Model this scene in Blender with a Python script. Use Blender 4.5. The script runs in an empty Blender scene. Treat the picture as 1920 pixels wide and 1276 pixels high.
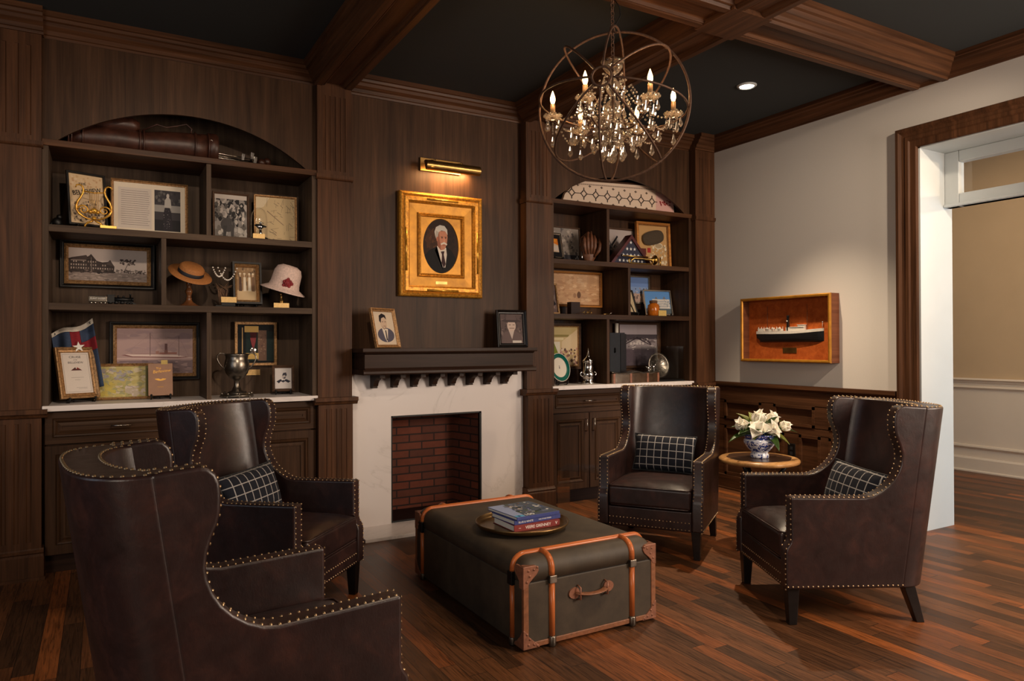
import bpy, bmesh, math, random
from mathutils import Vector, Matrix, Euler
R = math.radians
PI = math.pi
rnd = random.Random(7)
SC = bpy.context.scene
COL = SC.collection

# ------------------------------------------------------------------ camera, sky, lights, exposure
cam_d = bpy.data.cameras.new('camera')
cam_d.sensor_width = 36.0
cam_d.sensor_fit = 'HORIZONTAL'
cam_d.lens = 36.0 * 1338.9 / 1920.0
cam_d.clip_start = 0.05
cam = bpy.data.objects.new('camera', cam_d)
COL.objects.link(cam)
_yaw, _pit, _rol = 0.52096, 0.005285, -0.003831
_f = Vector((math.sin(_yaw) * math.cos(_pit), math.cos(_yaw) * math.cos(_pit), math.sin(_pit)))
_r0 = Vector((math.cos(_yaw), -math.sin(_yaw), 0))
_u0 = _r0.cross(_f)
_r = _r0 * math.cos(_rol) + _u0 * math.sin(_rol)
_u = -_r0 * math.sin(_rol) + _u0 * math.cos(_rol)
cam.matrix_world = Matrix(((_r.x, _u.x, -_f.x, 0), (_r.y, _u.y, -_f.y, 0), (_r.z, _u.z, -_f.z, 1.25), (0, 0, 0, 1)))
SC.camera = cam

SC.view_settings.view_transform = 'Standard'
SC.view_settings.look = 'None'
SC.view_settings.gamma = 1.0
SC.view_settings.exposure = 0.24
SC.view_settings.use_curve_mapping = False
SC.cycles.max_bounces = 8
SC.cycles.transmission_bounces = 8
SC.cycles.transparent_max_bounces = 12
SC.cycles.caustics_reflective = False
SC.cycles.caustics_refractive = False
SC.cycles.sample_clamp_indirect = 4.0

world = bpy.data.worlds.new('world')
SC.world = world
world.use_nodes = True
world.node_tree.nodes['Background'].inputs[0].default_value = (0.75, 0.8, 0.9, 1)
world.node_tree.nodes['Background'].inputs[1].default_value = 0.35

def light(name, kind, loc, energy, color, target=None, **kw):
    d = bpy.data.lights.new(name, kind)
    d.energy = energy
    d.color = color
    for k, v in kw.items():
        setattr(d, k, v)
    o = bpy.data.objects.new(name, d)
    COL.objects.link(o)
    o.location = loc
    if target is not None:
        o.rotation_euler = (Vector(target) - Vector(loc)).to_track_quat('-Z', 'Y').to_euler()
    return o

WARM = (1.0, 0.62, 0.32)
SOFT = (1.0, 0.84, 0.70)
DAY = (1.0, 0.93, 0.86)
COOL = (0.72, 0.84, 1.0)
# key and fill areas added out of view, then cool daylight from the side
light('key_area_right', 'AREA', (4.50, -0.55, 1.95), 190.0, (1.0, 0.81, 0.65), (1.7, 4.5, 1.3), shape='RECTANGLE', size=1.5, size_y=1.5)  # added key area light, set where the shadows point back to
light('fill_area_left', 'AREA', (-2.05, -0.4, 1.9), 62.0, (1.0, 0.85, 0.70), (4.2, 3.4, 1.5), shape='RECTANGLE', size=2.0, size_y=1.6)  # added soft fill to brighten the right wall
light('daylight_side_window', 'AREA', (-2.05, 2.3, 1.7), 6.0, COOL, (2.0, 2.4, 0.9), shape='RECTANGLE', size=0.8, size_y=1.6)
# the corner downlight, then added spots with no fixture
light('downlight_glow_corner', 'SPOT', (3.93, 3.52, 3.045), 250.0, (1.0, 0.78, 0.54), (3.72, 3.27, 0.0), spot_size=R(82), spot_blend=0.8, shadow_soft_size=0.035)
light('fill_spot_wall', 'SPOT', (3.75, 0.95, 3.03), 190.0, (1.0, 0.80, 0.60), (4.70, 3.70, 1.7), spot_size=R(54), spot_blend=1.0, shadow_soft_size=0.06)  # added wash to brighten the right wall
light('fill_spot_front', 'SPOT', (2.1, 1.3, 3.03), 105.0, (1.0, 0.76, 0.54), (2.1, 1.75, 0.0), spot_size=R(95), spot_blend=0.7, shadow_soft_size=0.06)  # added fill over the trunk and near floor
light('fill_spot_left', 'SPOT', (0.55, 1.1, 3.03), 150.0, (1.0, 0.80, 0.60), (0.45, 4.85, 1.45), spot_size=R(50), spot_blend=0.9, shadow_soft_size=0.06)  # added fill for the left bookcase shelves
# hall beyond the cased opening
light('hall_lamp_glow', 'POINT', (6.25, 0.75, 2.40), 80.0, (1.0, 0.74, 0.48), shadow_soft_size=0.05)
light('hall_ceiling_glow', 'AREA', (6.2, 3.2, 3.0), 11.0, (1.0, 0.80, 0.58), (6.2, 3.2, 0), shape='RECTANGLE', size=1.2, size_y=3.0)
light('hall_cool_glow', 'AREA', (5.9, -1.4, 1.4), 75.0, (0.60, 0.82, 1.0), (5.0, 2.7, 0.9), shape='RECTANGLE', size=1.4, size_y=1.4)  # unseen cool area light aimed at the jamb

# ------------------------------------------------------------------ helpers
def lin(c):
    o = []
    for v in c[:3]:
        v = v / 255.0
        o.append(v / 12.92 if v <= 0.04045 else ((v + 0.055) / 1.055) ** 2.4)
    return (o[0], o[1], o[2], 1.0)

class MB:
    """collects simple shapes into one mesh"""
    def __init__(s):
        s.v, s.f, s.c, s.sm = [], [], [], []
    def add(s, vs, fs, col=None, smooth=False, M=None):
        b = len(s.v)
        for p in vs:
            p = Vector(p)
            s.v.append(tuple(M @ p) if M is not None else tuple(p))
        for f in fs:
            s.f.append(tuple(b + i for i in f))
            s.c.append(col)
            s.sm.append(smooth)
        return s
    def box(s, x0, x1, y0, y1, z0, z1, col=None, M=None):
        vs = [(x, y, z) for x in (x0, x1) for y in (y0, y1) for z in (z0, z1)]
        return s.add(vs, [(0, 1, 3, 2), (4, 6, 7, 5), (0, 4, 5, 1), (2, 3, 7, 6), (0, 2, 6, 4), (1, 5, 7, 3)], col, False, M)
    def prism(s, pts, a0, a1, axis='x', col=None, M=None, smooth=False):
        """2-D outline extruded along an axis. x: pts=(y,z); y: pts=(x,z); z: pts=(x,y)"""
        n = len(pts)
        def mk(p, a):
            return {'x': (a, p[0], p[1]), 'y': (p[0], a, p[1]), 'z': (p[0], p[1], a)}[axis]
        vs = [mk(p, a0) for p in pts] + [mk(p, a1) for p in pts]
        fs = [tuple(range(n))[::-1], tuple(range(n, 2 * n))]
        fs += [(i, (i + 1) % n, n + (i + 1) % n, n + i) for i in range(n)]
        return s.add(vs, fs, col, smooth, M)
    def lathe(s, prof, seg=24, col=None, M=None, smooth=True, c=(0, 0, 0), cap=True):
        n = len(prof)
        vs, fs = [], []
        for k in range(seg):
            a = 2 * PI * k / seg
            for r, z in prof:
                vs.append((c[0] + r * math.cos(a), c[1] + r * math.sin(a), c[2] + z))
        for k in range(seg):
            k2 = (k + 1) % seg
            for i in range(n - 1):
                fs.append((k * n + i, k2 * n + i, k2 * n + i + 1, k * n + i + 1))
        if cap:
            if prof[0][0] > 1e-5:
                fs.append(tuple(k * n for k in range(seg))[::-1])
            if prof[-1][0] > 1e-5:
                fs.append(tuple(k * n + n - 1 for k in range(seg)))
        return s.add(vs, fs, col, smooth, M)
    def tube(s, path, r, seg=8, closed=False, col=None, M=None, rz=None):
        P = [Vector(p) for p in path]
        n = len(P)
        rs = r if isinstance(r, (list, tuple)) else [r] * n
        vs, fs = [], []
        prev = None
        for i in range(n):
            if closed:
                t = P[(i + 1) % n] - P[i - 1]
            else:
                t = P[min(i + 1, n - 1)] - P[max(i - 1, 0)]
            t.normalize()
            if prev is None:
                a = Vector((0, 0, 1)) if abs(t.z) < 0.9 else Vector((1, 0, 0))
                u = t.cross(a).normalized()
            else:
                u = (prev - t * prev.dot(t))
                u = u.normalized() if u.length > 1e-6 else t.orthogonal().normalized()
            prev = u
            w = t.cross(u)
            for k in range(seg):
                an = 2 * PI * k / seg
                vs.append(P[i] + (u * math.cos(an) + w * math.sin(an) * (rz or 1)) * rs[i])
        m = n if closed else n - 1
        for i in range(m):
            j = (i + 1) % n
            for k in range(seg):
                k2 = (k + 1) % seg
                fs.append((i * seg + k, i * seg + k2, j * seg + k2, j * seg + k))
        if not closed:
            fs.append(tuple(range(seg))[::-1])
            fs.append(tuple((n - 1) * seg + k for k in range(seg)))
        return s.add(vs, fs, col, True, M)
    def ball(s, c, r, seg=10, rings=6, sc=(1, 1, 1), col=None, M=None):
        vs, fs = [], []
        for i in range(rings + 1):
            th = PI * i / rings
            for k in range(seg):
                a = 2 * PI * k / seg
                vs.append((c[0] + r * sc[0] * math.sin(th) * math.cos(a), c[1] + r * sc[1] * math.sin(th) * math.sin(a), c[2] + r * sc[2] * math.cos(th)))
        for i in range(rings):
            for k in range(seg):
                k2 = (k + 1) % seg
                fs.append((i * seg + k, (i + 1) * seg + k, (i + 1) * seg + k2, i * seg + k2))
        return s.add(vs, fs, col, True, M)
    def grid(s, fn, nu, nv, col=None, smooth=True, M=None, closeu=False):
        vs = [fn(i / nu, j / nv) for i in range(nu + (0 if closeu else 1)) for j in range(nv + 1)]
        N = nu if closeu else nu + 1
        fs = []
        for i in range(nu):
            i2 = (i + 1) % N
            for j in range(nv):
                fs.append((i * (nv + 1) + j, i2 * (nv + 1) + j, i2 * (nv + 1) + j + 1, i * (nv + 1) + j + 1))
        return s.add(vs, fs, col, smooth, M)
    def sweep_rect(s, w, h, prof, z0=0.0, col=None, M=None):
        """mitred frame in the x-z plane, x centred, z from z0. prof: (inset, y) closed profile"""
        n = len(prof)
        vs = []
        for cx, cz in ((-1, 0), (1, 0), (1, 1), (-1, 1)):
            for a, y in prof:
                x = cx * (w / 2 - a)
                z = z0 + (a if cz == 0 else h - a)
                vs.append((x, y, z))
        fs = []
        for c in range(4):
            d = (c + 1) % 4
            for i in range(n):
                j = (i + 1) % n
                fs.append((c * n + i, d * n + i, d * n + j, c * n + j))
        return s.add(vs, fs, col, False, M)
    def build(s, name, mat, parent=None, bevel=0.0, bseg=2, loc=None, rot=None, auto=40, sub=0):
        me = bpy.data.meshes.new(name)
        me.from_pydata(s.v, [], s.f)
        if any(c is not None for c in s.c):
            at = me.color_attributes.new('Col', 'FLOAT_COLOR', 'CORNER')
            i = 0
            for p in me.polygons:
                c = s.c[p.index] or (0.5, 0.5, 0.5, 1)
                for _ in p.loop_indices:
                    at.data[i].color = c
                    i += 1
        me.polygons.foreach_set('use_smooth', [bool(x) for x in s.sm])
        bm = bmesh.new()
        bm.from_mesh(me)
        bmesh.ops.recalc_face_normals(bm, faces=bm.faces)
        bm.to_mesh(me)
        bm.free()
        o = bpy.data.objects.new(name, me)
        COL.objects.link(o)
        if mat is not None:
            me.materials.append(mat)
        if bevel > 0:
            b = o.modifiers.new('bevel', 'BEVEL')
            b.width = bevel
            b.segments = bseg
            b.limit_method = 'ANGLE'
            b.angle_limit = R(35)
            b.harden_normals = True
            me.polygons.foreach_set('use_smooth', [True] * len(me.polygons))
            me.set_sharp_from_angle(angle=R(60)) if bseg < 2 else None
        if sub:
            m = o.modifiers.new('sub', 'SUBSURF')
            m.levels = m.render_levels = sub
        if parent is not None:
            o.parent = parent
        if loc is not None:
            o.location = loc
        if rot is not None:
            o.rotation_euler = rot
        return o

def thing(name, label, cat, loc=(0, 0, 0), rot=(0, 0, 0), group=None):
    o = bpy.data.objects.new(name, None)
    o.empty_display_size = 0.05
    COL.objects.link(o)
    o.location = loc
    o.rotation_euler = rot if isinstance(rot, (tuple, list)) else (0, 0, rot)
    return tag(o, label, cat, group)
def tag(o, label, cat, group=None):
    o['label'] = label
    o['category'] = cat
    if group:
        o['group'] = group
    return o
def struct(o, label=None, cat=None):
    o['kind'] = 'structure'
    if label:
        o['label'] = label
    if cat:
        o['category'] = cat
    return o
def copy_tree(o, parent=None):
    c = o.copy()
    COL.objects.link(c)
    if parent is not None:
        c.parent = parent
    for ch in list(o.children):
        copy_tree(ch, c)
    return c
def text(name, body, size, mat, parent, loc, rot=(PI / 2, 0, 0), extrude=0.0004, align='CENTER', shear=0.0, sx=1.0):
    d = bpy.data.curves.new(name, 'FONT')
    d.body = body
    d.size = size
    d.align_x = align
    d.align_y = 'CENTER'
    d.extrude = extrude
    d.shear = shear
    d.resolution_u = 3
    d.materials.append(mat)
    tmp = bpy.data.objects.new(name, d)
    me = bpy.data.meshes.new_from_object(tmp)
    me.name = name
    bpy.data.objects.remove(tmp)
    if not me.materials:
        me.materials.append(mat)
    o = bpy.data.objects.new(name, me)
    COL.objects.link(o)
    o.parent = parent
    o.location = loc
    o.rotation_euler = rot
    o.scale = (sx, 1, 1)
    return o

# ------------------------------------------------------------------ materials
class NT:
    def __init__(s, name):
        s.m = bpy.data.materials.new(name)
        s.m.use_nodes = True
        s.t = s.m.node_tree
        s.b = s.t.nodes['Principled BSDF']
        s.out = s.t.nodes['Material Output']
    def n(s, typ, **kw):
        nd = s.t.nodes.new(typ)
        for k, v in kw.items():
            setattr(nd, k, v)
        return nd
    def l(s, a, b):
        s.t.links.new(a, b)
    def coord(s, scale=(1, 1, 1), rot=(0, 0, 0), src='Object'):
        tc = s.n('ShaderNodeTexCoord')
        mp = s.n('ShaderNodeMapping')
        mp.inputs['Scale'].default_value = scale
        mp.inputs['Rotation'].default_value = rot
        s.l(tc.outputs[src], mp.inputs[0])
        return mp.outputs[0]
    def noise(s, vec, scale, detail=4.0, rough=0.55, dist=0.0):
        nd = s.n('ShaderNodeTexNoise')
        nd.inputs['Scale'].default_value = scale
        nd.inputs['Detail'].default_value = detail
        nd.inputs['Roughness'].default_value = rough
        nd.inputs['Distortion'].default_value = dist
        s.l(vec, nd.inputs['Vector'])
        return nd
    def ramp(s, fac, stops):
        r = s.n('ShaderNodeValToRGB')
        e = r.color_ramp.elements
        while len(e) < len(stops):
            e.new(0.5)
        for el, (p, c) in zip(e, stops):
            el.position = p
            el.color = lin(c) if len(c) == 3 and max(c) > 2.0 else (tuple(c) + (1,))[:4]
        s.l(fac, r.inputs[0])
        return r.outputs[0]
    def math(s, op, a, b=None, c=None):
        nd = s.n('ShaderNodeMath', operation=op)
        for i, x in enumerate((a, b, c)):
            if x is None:
                continue
            if isinstance(x, (int, float)):
                nd.inputs[i].default_value = x
            else:
                s.l(x, nd.inputs[i])
        return nd.outputs[0]
    def mix(s, fac, a, b, mode='MIX'):
        nd = s.n('ShaderNodeMix', data_type='RGBA', blend_type=mode)
        for i, x in ((0, fac), (6, a), (7, b)):
            if isinstance(x, (int, float)):
                nd.inputs[i].default_value = x
            elif isinstance(x, (tuple, list)):
                nd.inputs[i].default_value = x if len(x) == 4 else lin(x)
            else:
                s.l(x, nd.inputs[i])
        return nd.outputs[2]
    def bump(s, h, strength=0.2, dist=0.01):
        b = s.n('ShaderNodeBump')
        b.inputs['Strength'].default_value = strength
        b.inputs['Distance'].default_value = dist
        s.l(h, b.inputs['Height'])
        s.l(b.outputs[0], s.b.inputs['Normal'])
    def set(s, **kw):
        for k, v in kw.items():
            k = k.replace('_', ' ')
            inp = s.b.inputs[k]
            if isinstance(v, (int, float)):
                inp.default_value = v
            elif isinstance(v, (tuple, list)):
                inp.default_value = v if len(v) == 4 else (lin(v) if max(v) > 2.0 else tuple(v) + (1,))
            else:
                s.l(v, inp)
        return s

def plain(name, col, rough=0.5, metal=0.0, bump=0.0, bscale=60, var=0.0, **kw):
    m = NT(name)
    c = lin(col)
    if var or bump:
        v = m.coord()
        nz = m.noise(v, bscale, 3)
    if var:
        d = tuple(x * (1 - var) for x in c[:3]) + (1,)
        l = tuple(min(1, x * (1 + var)) for x in c[:3]) + (1,)
        r = m.ramp(nz.outputs[0], [(0.3, (0, 0, 0)), (0.7, (1, 1, 1))])
        m.set(Base_Color=m.mix(r, d, l))
    else:
        m.set(Base_Color=c)
    if bump:
        m.bump(nz.outputs[0], bump, 0.004)
    m.set(Roughness=rough, Metallic=metal, **kw)
    return m.m

def wood(name, dark, light, axis='z', scale=1.0, rough=0.42, bands=0.0, coat=0.0, bump=0.08, spec=0.16):
    m = NT(name)
    st = {'x': (1.2, 22, 22), 'y': (22, 1.2, 22), 'z': (22, 22, 1.2)}[axis]
    v = m.coord(tuple(a * scale for a in st))
    n1 = m.noise(v, 1.0, 5, 0.6, 0.6)
    st2 = {'x': (3, 160, 160), 'y': (160, 3, 160), 'z': (160, 160, 3)}[axis]
    n2 = m.noise(m.coord(tuple(a * scale for a in st2)), 1.0, 2, 0.5)
    f = m.math('ADD', m.math('MULTIPLY', n1.outputs[0], 0.72), m.math('MULTIPLY', n2.outputs[0], 0.28))
    c = m.ramp(f, [(0.30, dark), (0.70, light)])
    if bands:
        st3 = {'x': (0.0, 9, 9), 'y': (9, 0.0, 9), 'z': (9, 9, 0.0)}[axis]
        n3 = m.noise(m.coord(st3), 1.0, 1, 0.4)
        r3 = m.ramp(n3.outputs[0], [(0.35, (1 - bands,) * 3), (0.65, (1, 1, 1))])
        c = m.mix(1.0, c, r3, 'MULTIPLY')
    m.set(Base_Color=c, Roughness=rough, Coat_Weight=coat, Coat_Roughness=0.25, Specular_IOR_Level=spec)
    m.bump(n2.outputs[0], bump, 0.002)
    return m.m

W = {}
for ax in 'xyz':
    W['walnut_' + ax] = wood('walnut_wood_' + ax, (47, 29, 18), (101, 66, 43), ax, rough=0.42, bands=0.12)
    W['panel_' + ax] = wood('brown_veneer_' + ax, (48, 32, 21), (88, 61, 42), ax, scale=1.3, rough=0.45, bands=0.28)
    W['grey_' + ax] = wood('grey_brown_veneer_' + ax, (60, 47, 38), (98, 79, 64), ax, scale=1.3, rough=0.5, bands=0.2, spec=0.12)
    W['dark_' + ax] = wood('dark_stained_wood_' + ax, (38, 25, 19), (62, 42, 32), ax, rough=0.42, bands=0.1)

def make_floor():
    m = NT('strip_wood_floor')
    tc = m.n('ShaderNodeTexCoord')
    sp = m.n('ShaderNodeSeparateXYZ')
    m.l(tc.outputs['Object'], sp.inputs[0])
    x, y = sp.outputs[0], sp.outputs[1]
    PW, PL = 0.075, 0.85
    fx = m.math('DIVIDE', x, PW)
    row = m.math('FLOOR', fx)
    wn = m.n('ShaderNodeTexWhiteNoise', noise_dimensions='1D')
    m.l(row, wn.inputs['W'])
    fy = m.math('ADD', m.math('DIVIDE', y, PL), m.math('MULTIPLY', wn.outputs[0], 7.3))
    seg = m.math('FLOOR', fy)
    cv = m.n('ShaderNodeCombineXYZ')
    m.l(row, cv.inputs[0]); m.l(seg, cv.inputs[1])
    w2 = m.n('ShaderNodeTexWhiteNoise', noise_dimensions='3D')
    m.l(cv.outputs[0], w2.inputs['Vector'])
    base = m.ramp(w2.outputs[0], [(0.0, (66, 43, 27)), (0.4, (90, 58, 36)), (0.68, (106, 66, 39)), (0.86, (124, 71, 38)), (1.0, (150, 86, 43))])
    # grain, shifted per plank
    cv2 = m.n('ShaderNodeCombineXYZ')
    m.l(m.math('ADD', m.math('MULTIPLY', x, 95.0), m.math('MULTIPLY', w2.outputs[0], 90.0)), cv2.inputs[0])
    m.l(m.math('MULTIPLY', y, 5.0), cv2.inputs[1])
    g = m.noise(cv2.outputs[0], 1.0, 5, 0.65, 1.2)
    gr = m.ramp(g.outputs[0], [(0.34, (0.34, 0.34, 0.34)), (0.52, (0.95, 0.95, 0.95)), (0.68, (1.3, 1.25, 1.15))])
    col = m.mix(1.0, base, gr, 'MULTIPLY')
    dx = m.math('ABSOLUTE', m.math('SUBTRACT', m.math('FRACT', fx), 0.5))
    dy = m.math('ABSOLUTE', m.math('SUBTRACT', m.math('FRACT', fy), 0.5))
    gap = m.math('MAXIMUM', m.math('GREATER_THAN', dx, 0.487), m.math('GREATER_THAN', dy, 0.4985))
    col = m.mix(gap, col, (0.006, 0.004, 0.003, 1))
    m.set(Base_Color=col, Roughness=m.math('ADD', m.math('MULTIPLY', g.outputs[0], 0.34), 0.26), Specular_IOR_Level=0.32)
    m.bump(m.math('SUBTRACT', m.math('MULTIPLY', g.outputs[0], 0.25), gap), 0.25, 0.002)
    return m.m

def make_leather():
    m = NT('brown_leather')
    v = m.coord()
    n1 = m.noise(v, 8.0, 8, 0.72, 0.5)
    n2 = m.noise(v, 26.0, 4, 0.6)
    c = m.ramp(n1.outputs[0], [(0.30, (28, 17, 17)), (0.50, (42, 26, 25)), (0.76, (70, 42, 36))])
    c = m.mix(m.ramp(n2.outputs[0], [(0.4, (0, 0, 0)), (0.75, (0.35, 0.35, 0.35))]), c, (40, 24, 22))
    n3 = m.noise(m.coord((14, 14, 5)), 9.0, 4, 0.7, 1.5)
    vo = m.n('ShaderNodeTexVoronoi')
    vo.inputs['Scale'].default_value = 260
    m.l(v, vo.inputs['Vector'])
    m.set(Base_Color=c, Roughness=m.math('ADD', m.math('MULTIPLY', n2.outputs[0], 0.22), 0.24), Specular_IOR_Level=0.6)
    m.bump(m.math('ADD', n3.outputs[0], m.math('MULTIPLY', vo.outputs[0], 0.05)), 0.14, 0.004)
    return m.m

def make_marble():
    m = NT('white_veined_stone')
    v = m.coord()
    n = m.noise(v, 1.3, 6, 0.55, 1.6)
    d = m.math('ABSOLUTE', m.math('SUBTRACT', n.outputs[0], 0.5))
    c = m.ramp(d, [(0.0, (214, 205, 200)), (0.006, (224, 215, 211)), (0.03, (228, 219, 215))])
    m.set(Base_Color=c, Roughness=0.35)
    return m.m

def make_brick():
    m = NT('red_brick')
    tc = m.n('ShaderNodeTexCoord')
    sp = m.n('ShaderNodeSeparateXYZ')
    m.l(tc.outputs['Object'], sp.inputs[0])
    cv = m.n('ShaderNodeCombineXYZ')
    m.l(m.math('ADD', sp.outputs[0], sp.outputs[1]), cv.inputs[0])
    m.l(sp.outputs[2], cv.inputs[1])
    b = m.n('ShaderNodeTexBrick')
    b.inputs['Color1'].default_value = lin((132, 66, 42))
    b.inputs['Color2'].default_value = lin((94, 52, 38))
    b.inputs['Mortar'].default_value = lin((38, 26, 21))
    b.inputs['Scale'].default_value = 1.0
    b.inputs['Mortar Size'].default_value = 0.006
    b.inputs['Mortar Smooth'].default_value = 0.2
    b.inputs['Brick Width'].default_value = 0.20
    b.inputs['Row Height'].default_value = 0.058
    m.l(cv.outputs[0], b.inputs['Vector'])
    n = m.noise(m.coord(), 22, 4)
    c = m.mix(m.math('MULTIPLY', n.outputs[0], 0.6), b.outputs['Color'], (62, 36, 30))
    m.set(Base_Color=c, Roughness=0.85)
    m.bump(m.math('SUBTRACT', m.math('MULTIPLY', n.outputs[0], 0.3), b.outputs['Fac']), 0.5, 0.006)
    return m.m

def make_glass(name, col=(1, 1, 1, 1), gloss=0.10):
    """thin pane: mostly clear with a fresnel sheen"""
    m = NT(name)
    tr = m.n('ShaderNodeBsdfTransparent')
    tr.inputs[0].default_value = col
    gl = m.n('ShaderNodeBsdfGlossy')
    gl.inputs['Roughness'].default_value = 0.03
    lw = m.n('ShaderNodeLayerWeight')
    lw.inputs[0].default_value = 0.5
    f = m.math('MINIMUM', m.math('ADD', m.math('MULTIPLY', m.math('POWER', lw.outputs['Facing'], 3.0), 0.75), gloss * 0.2), 1.0)
    mx = m.n('ShaderNodeMixShader')
    m.l(f, mx.inputs[0]); m.l(tr.outputs[0], mx.inputs[1]); m.l(gl.outputs[0], mx.inputs[2])
    m.l(mx.outputs[0], m.out.inputs[0])
    return m.m

def make_crystal():
    m = NT('cut_crystal')
    tr = m.n('ShaderNodeBsdfTransparent')
    tr.inputs[0].default_value = (0.93, 0.92, 0.9, 1)
    gl = m.n('ShaderNodeBsdfGlossy')
    gl.inputs['Roughness'].default_value = 0.07
    gl.inputs[0].default_value = (1.0, 0.9, 0.78, 1)
    df = m.n('ShaderNodeBsdfTranslucent')
    df.inputs[0].default_value = (0.9, 0.85, 0.78, 1)
    lw = m.n('ShaderNodeLayerWeight')
    lw.inputs[0].default_value = 0.45
    mx = m.n('ShaderNodeMixShader')
    m.l(m.math('MINIMUM', m.math('ADD', m.math('MULTIPLY', lw.outputs['Fresnel'], 0.9), 0.12), 1.0), mx.inputs[0])
    m.l(tr.outputs[0], mx.inputs[1]); m.l(gl.outputs[0], mx.inputs[2])
    m2 = m.n('ShaderNodeMixShader')
    m2.inputs[0].default_value = 0.16
    m.l(mx.outputs[0], m2.inputs[1]); m.l(df.outputs[0], m2.inputs[2])
    m.l(m2.outputs[0], m.out.inputs[0])
    return m.m

def make_emit(name, col, strength):
    m = NT(name)
    m.set(Base_Color=col, Emission_Color=col, Emission_Strength=strength)
    return m.m

def make_plaid(name, s=0.047, origin=0.0):
    m = NT(name)
    tc = m.n('ShaderNodeTexCoord')
    sp = m.n('ShaderNodeSeparateXYZ')
    m.l(tc.outputs['Object'], sp.inputs[0])
    fx = m.math('FRACT', m.math('ADD', m.math('DIVIDE', sp.outputs[0], s), 100.2))
    fz = m.math('FRACT', m.math('ADD', m.math('DIVIDE', sp.outputs[2], s), 100.3))
    ln = m.math('MAXIMUM', m.math('LESS_THAN', fx, 0.10), m.math('LESS_THAN', fz, 0.10))
    n = m.noise(m.coord(), 400, 2)
    c = m.mix(ln, (16, 20, 34), (176, 172, 170))
    c = m.mix(m.math('MULTIPLY', n.outputs[0], 0.35), c, (8, 9, 14))
    m.set(Base_Color=c, Roughness=0.95)
    m.bump(n.outputs[0], 0.3, 0.002)
    return m.m

def make_print(name='printed_paper', rough=0.5, coat=0.0):
    m = NT(name)
    a = m.n('ShaderNodeVertexColor')
    a.layer_name = 'Col'
    n = m.noise(m.coord(), 120, 3)
    c = m.mix(m.math('MULTIPLY', n.outputs[0], 0.07), a.outputs[0], (70, 60, 55))
    m.set(Base_Color=c, Roughness=rough, Coat_Weight=coat, Coat_Roughness=0.06, Specular_IOR_Level=0.12)
    return m.m

def make_china():
    m = NT('blue_and_white_china')
    v = m.coord()
    n = m.noise(v, 40, 3, 0.5, 2.2)
    pat = m.math('GREATER_THAN', n.outputs[0], 0.495)
    tc = m.n('ShaderNodeTexCoord')
    sp = m.n('ShaderNodeSeparateXYZ')
    m.l(tc.outputs['Object'], sp.inputs[0])
    z = sp.outputs[2]
    band = m.math('MULTIPLY', m.math('GREATER_THAN', z, 0.040), m.math('LESS_THAN', z, 0.108))
    top = m.math('GREATER_THAN', z, 0.116)
    n2 = m.noise(v, 70, 2)
    foot = m.math('MULTIPLY', m.math('LESS_THAN', z, 0.034), m.math('GREATER_THAN', n2.outputs[0], 0.56))
    n3 = m.noise(v, 90, 2)
    topp = m.math('MULTIPLY', top, m.math('GREATER_THAN', n3.outputs[0], 0.40))
    f = m.math('MAXIMUM', m.math('MAXIMUM', m.math('MULTIPLY', pat, band), foot), topp)
    c = m.mix(f, (222, 224, 232), (40, 58, 128))
    m.set(Base_Color=c, Roughness=0.18, Coat_Weight=0.4)
    return m.m

def make_gilt(name, dark=(120, 76, 18), light=(222, 156, 50), rough=0.42, scale=60, bump=0.35):
    m = NT(name)
    n = m.noise(m.coord(), scale, 4, 0.6)
    c = m.ramp(n.outputs[0], [(0.3, dark), (0.65, light)])
    m.set(Base_Color=c, Roughness=rough, Metallic=0.5)
    m.bump(n.outputs[0], bump, 0.004)
    return m.m

def make_canvas():
    m = NT('dark_green_canvas')
    n = m.noise(m.coord(), 9, 5, 0.6)
    c = m.ramp(n.outputs[0], [(0.3, (50, 41, 31)), (0.7, (72, 60, 46))])
    n2 = m.noise(m.coord(), 420, 2)
    m.set(Base_Color=c, Roughness=0.62)
    m.bump(n2.outputs[0], 0.25, 0.001)
    return m.m

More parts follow.
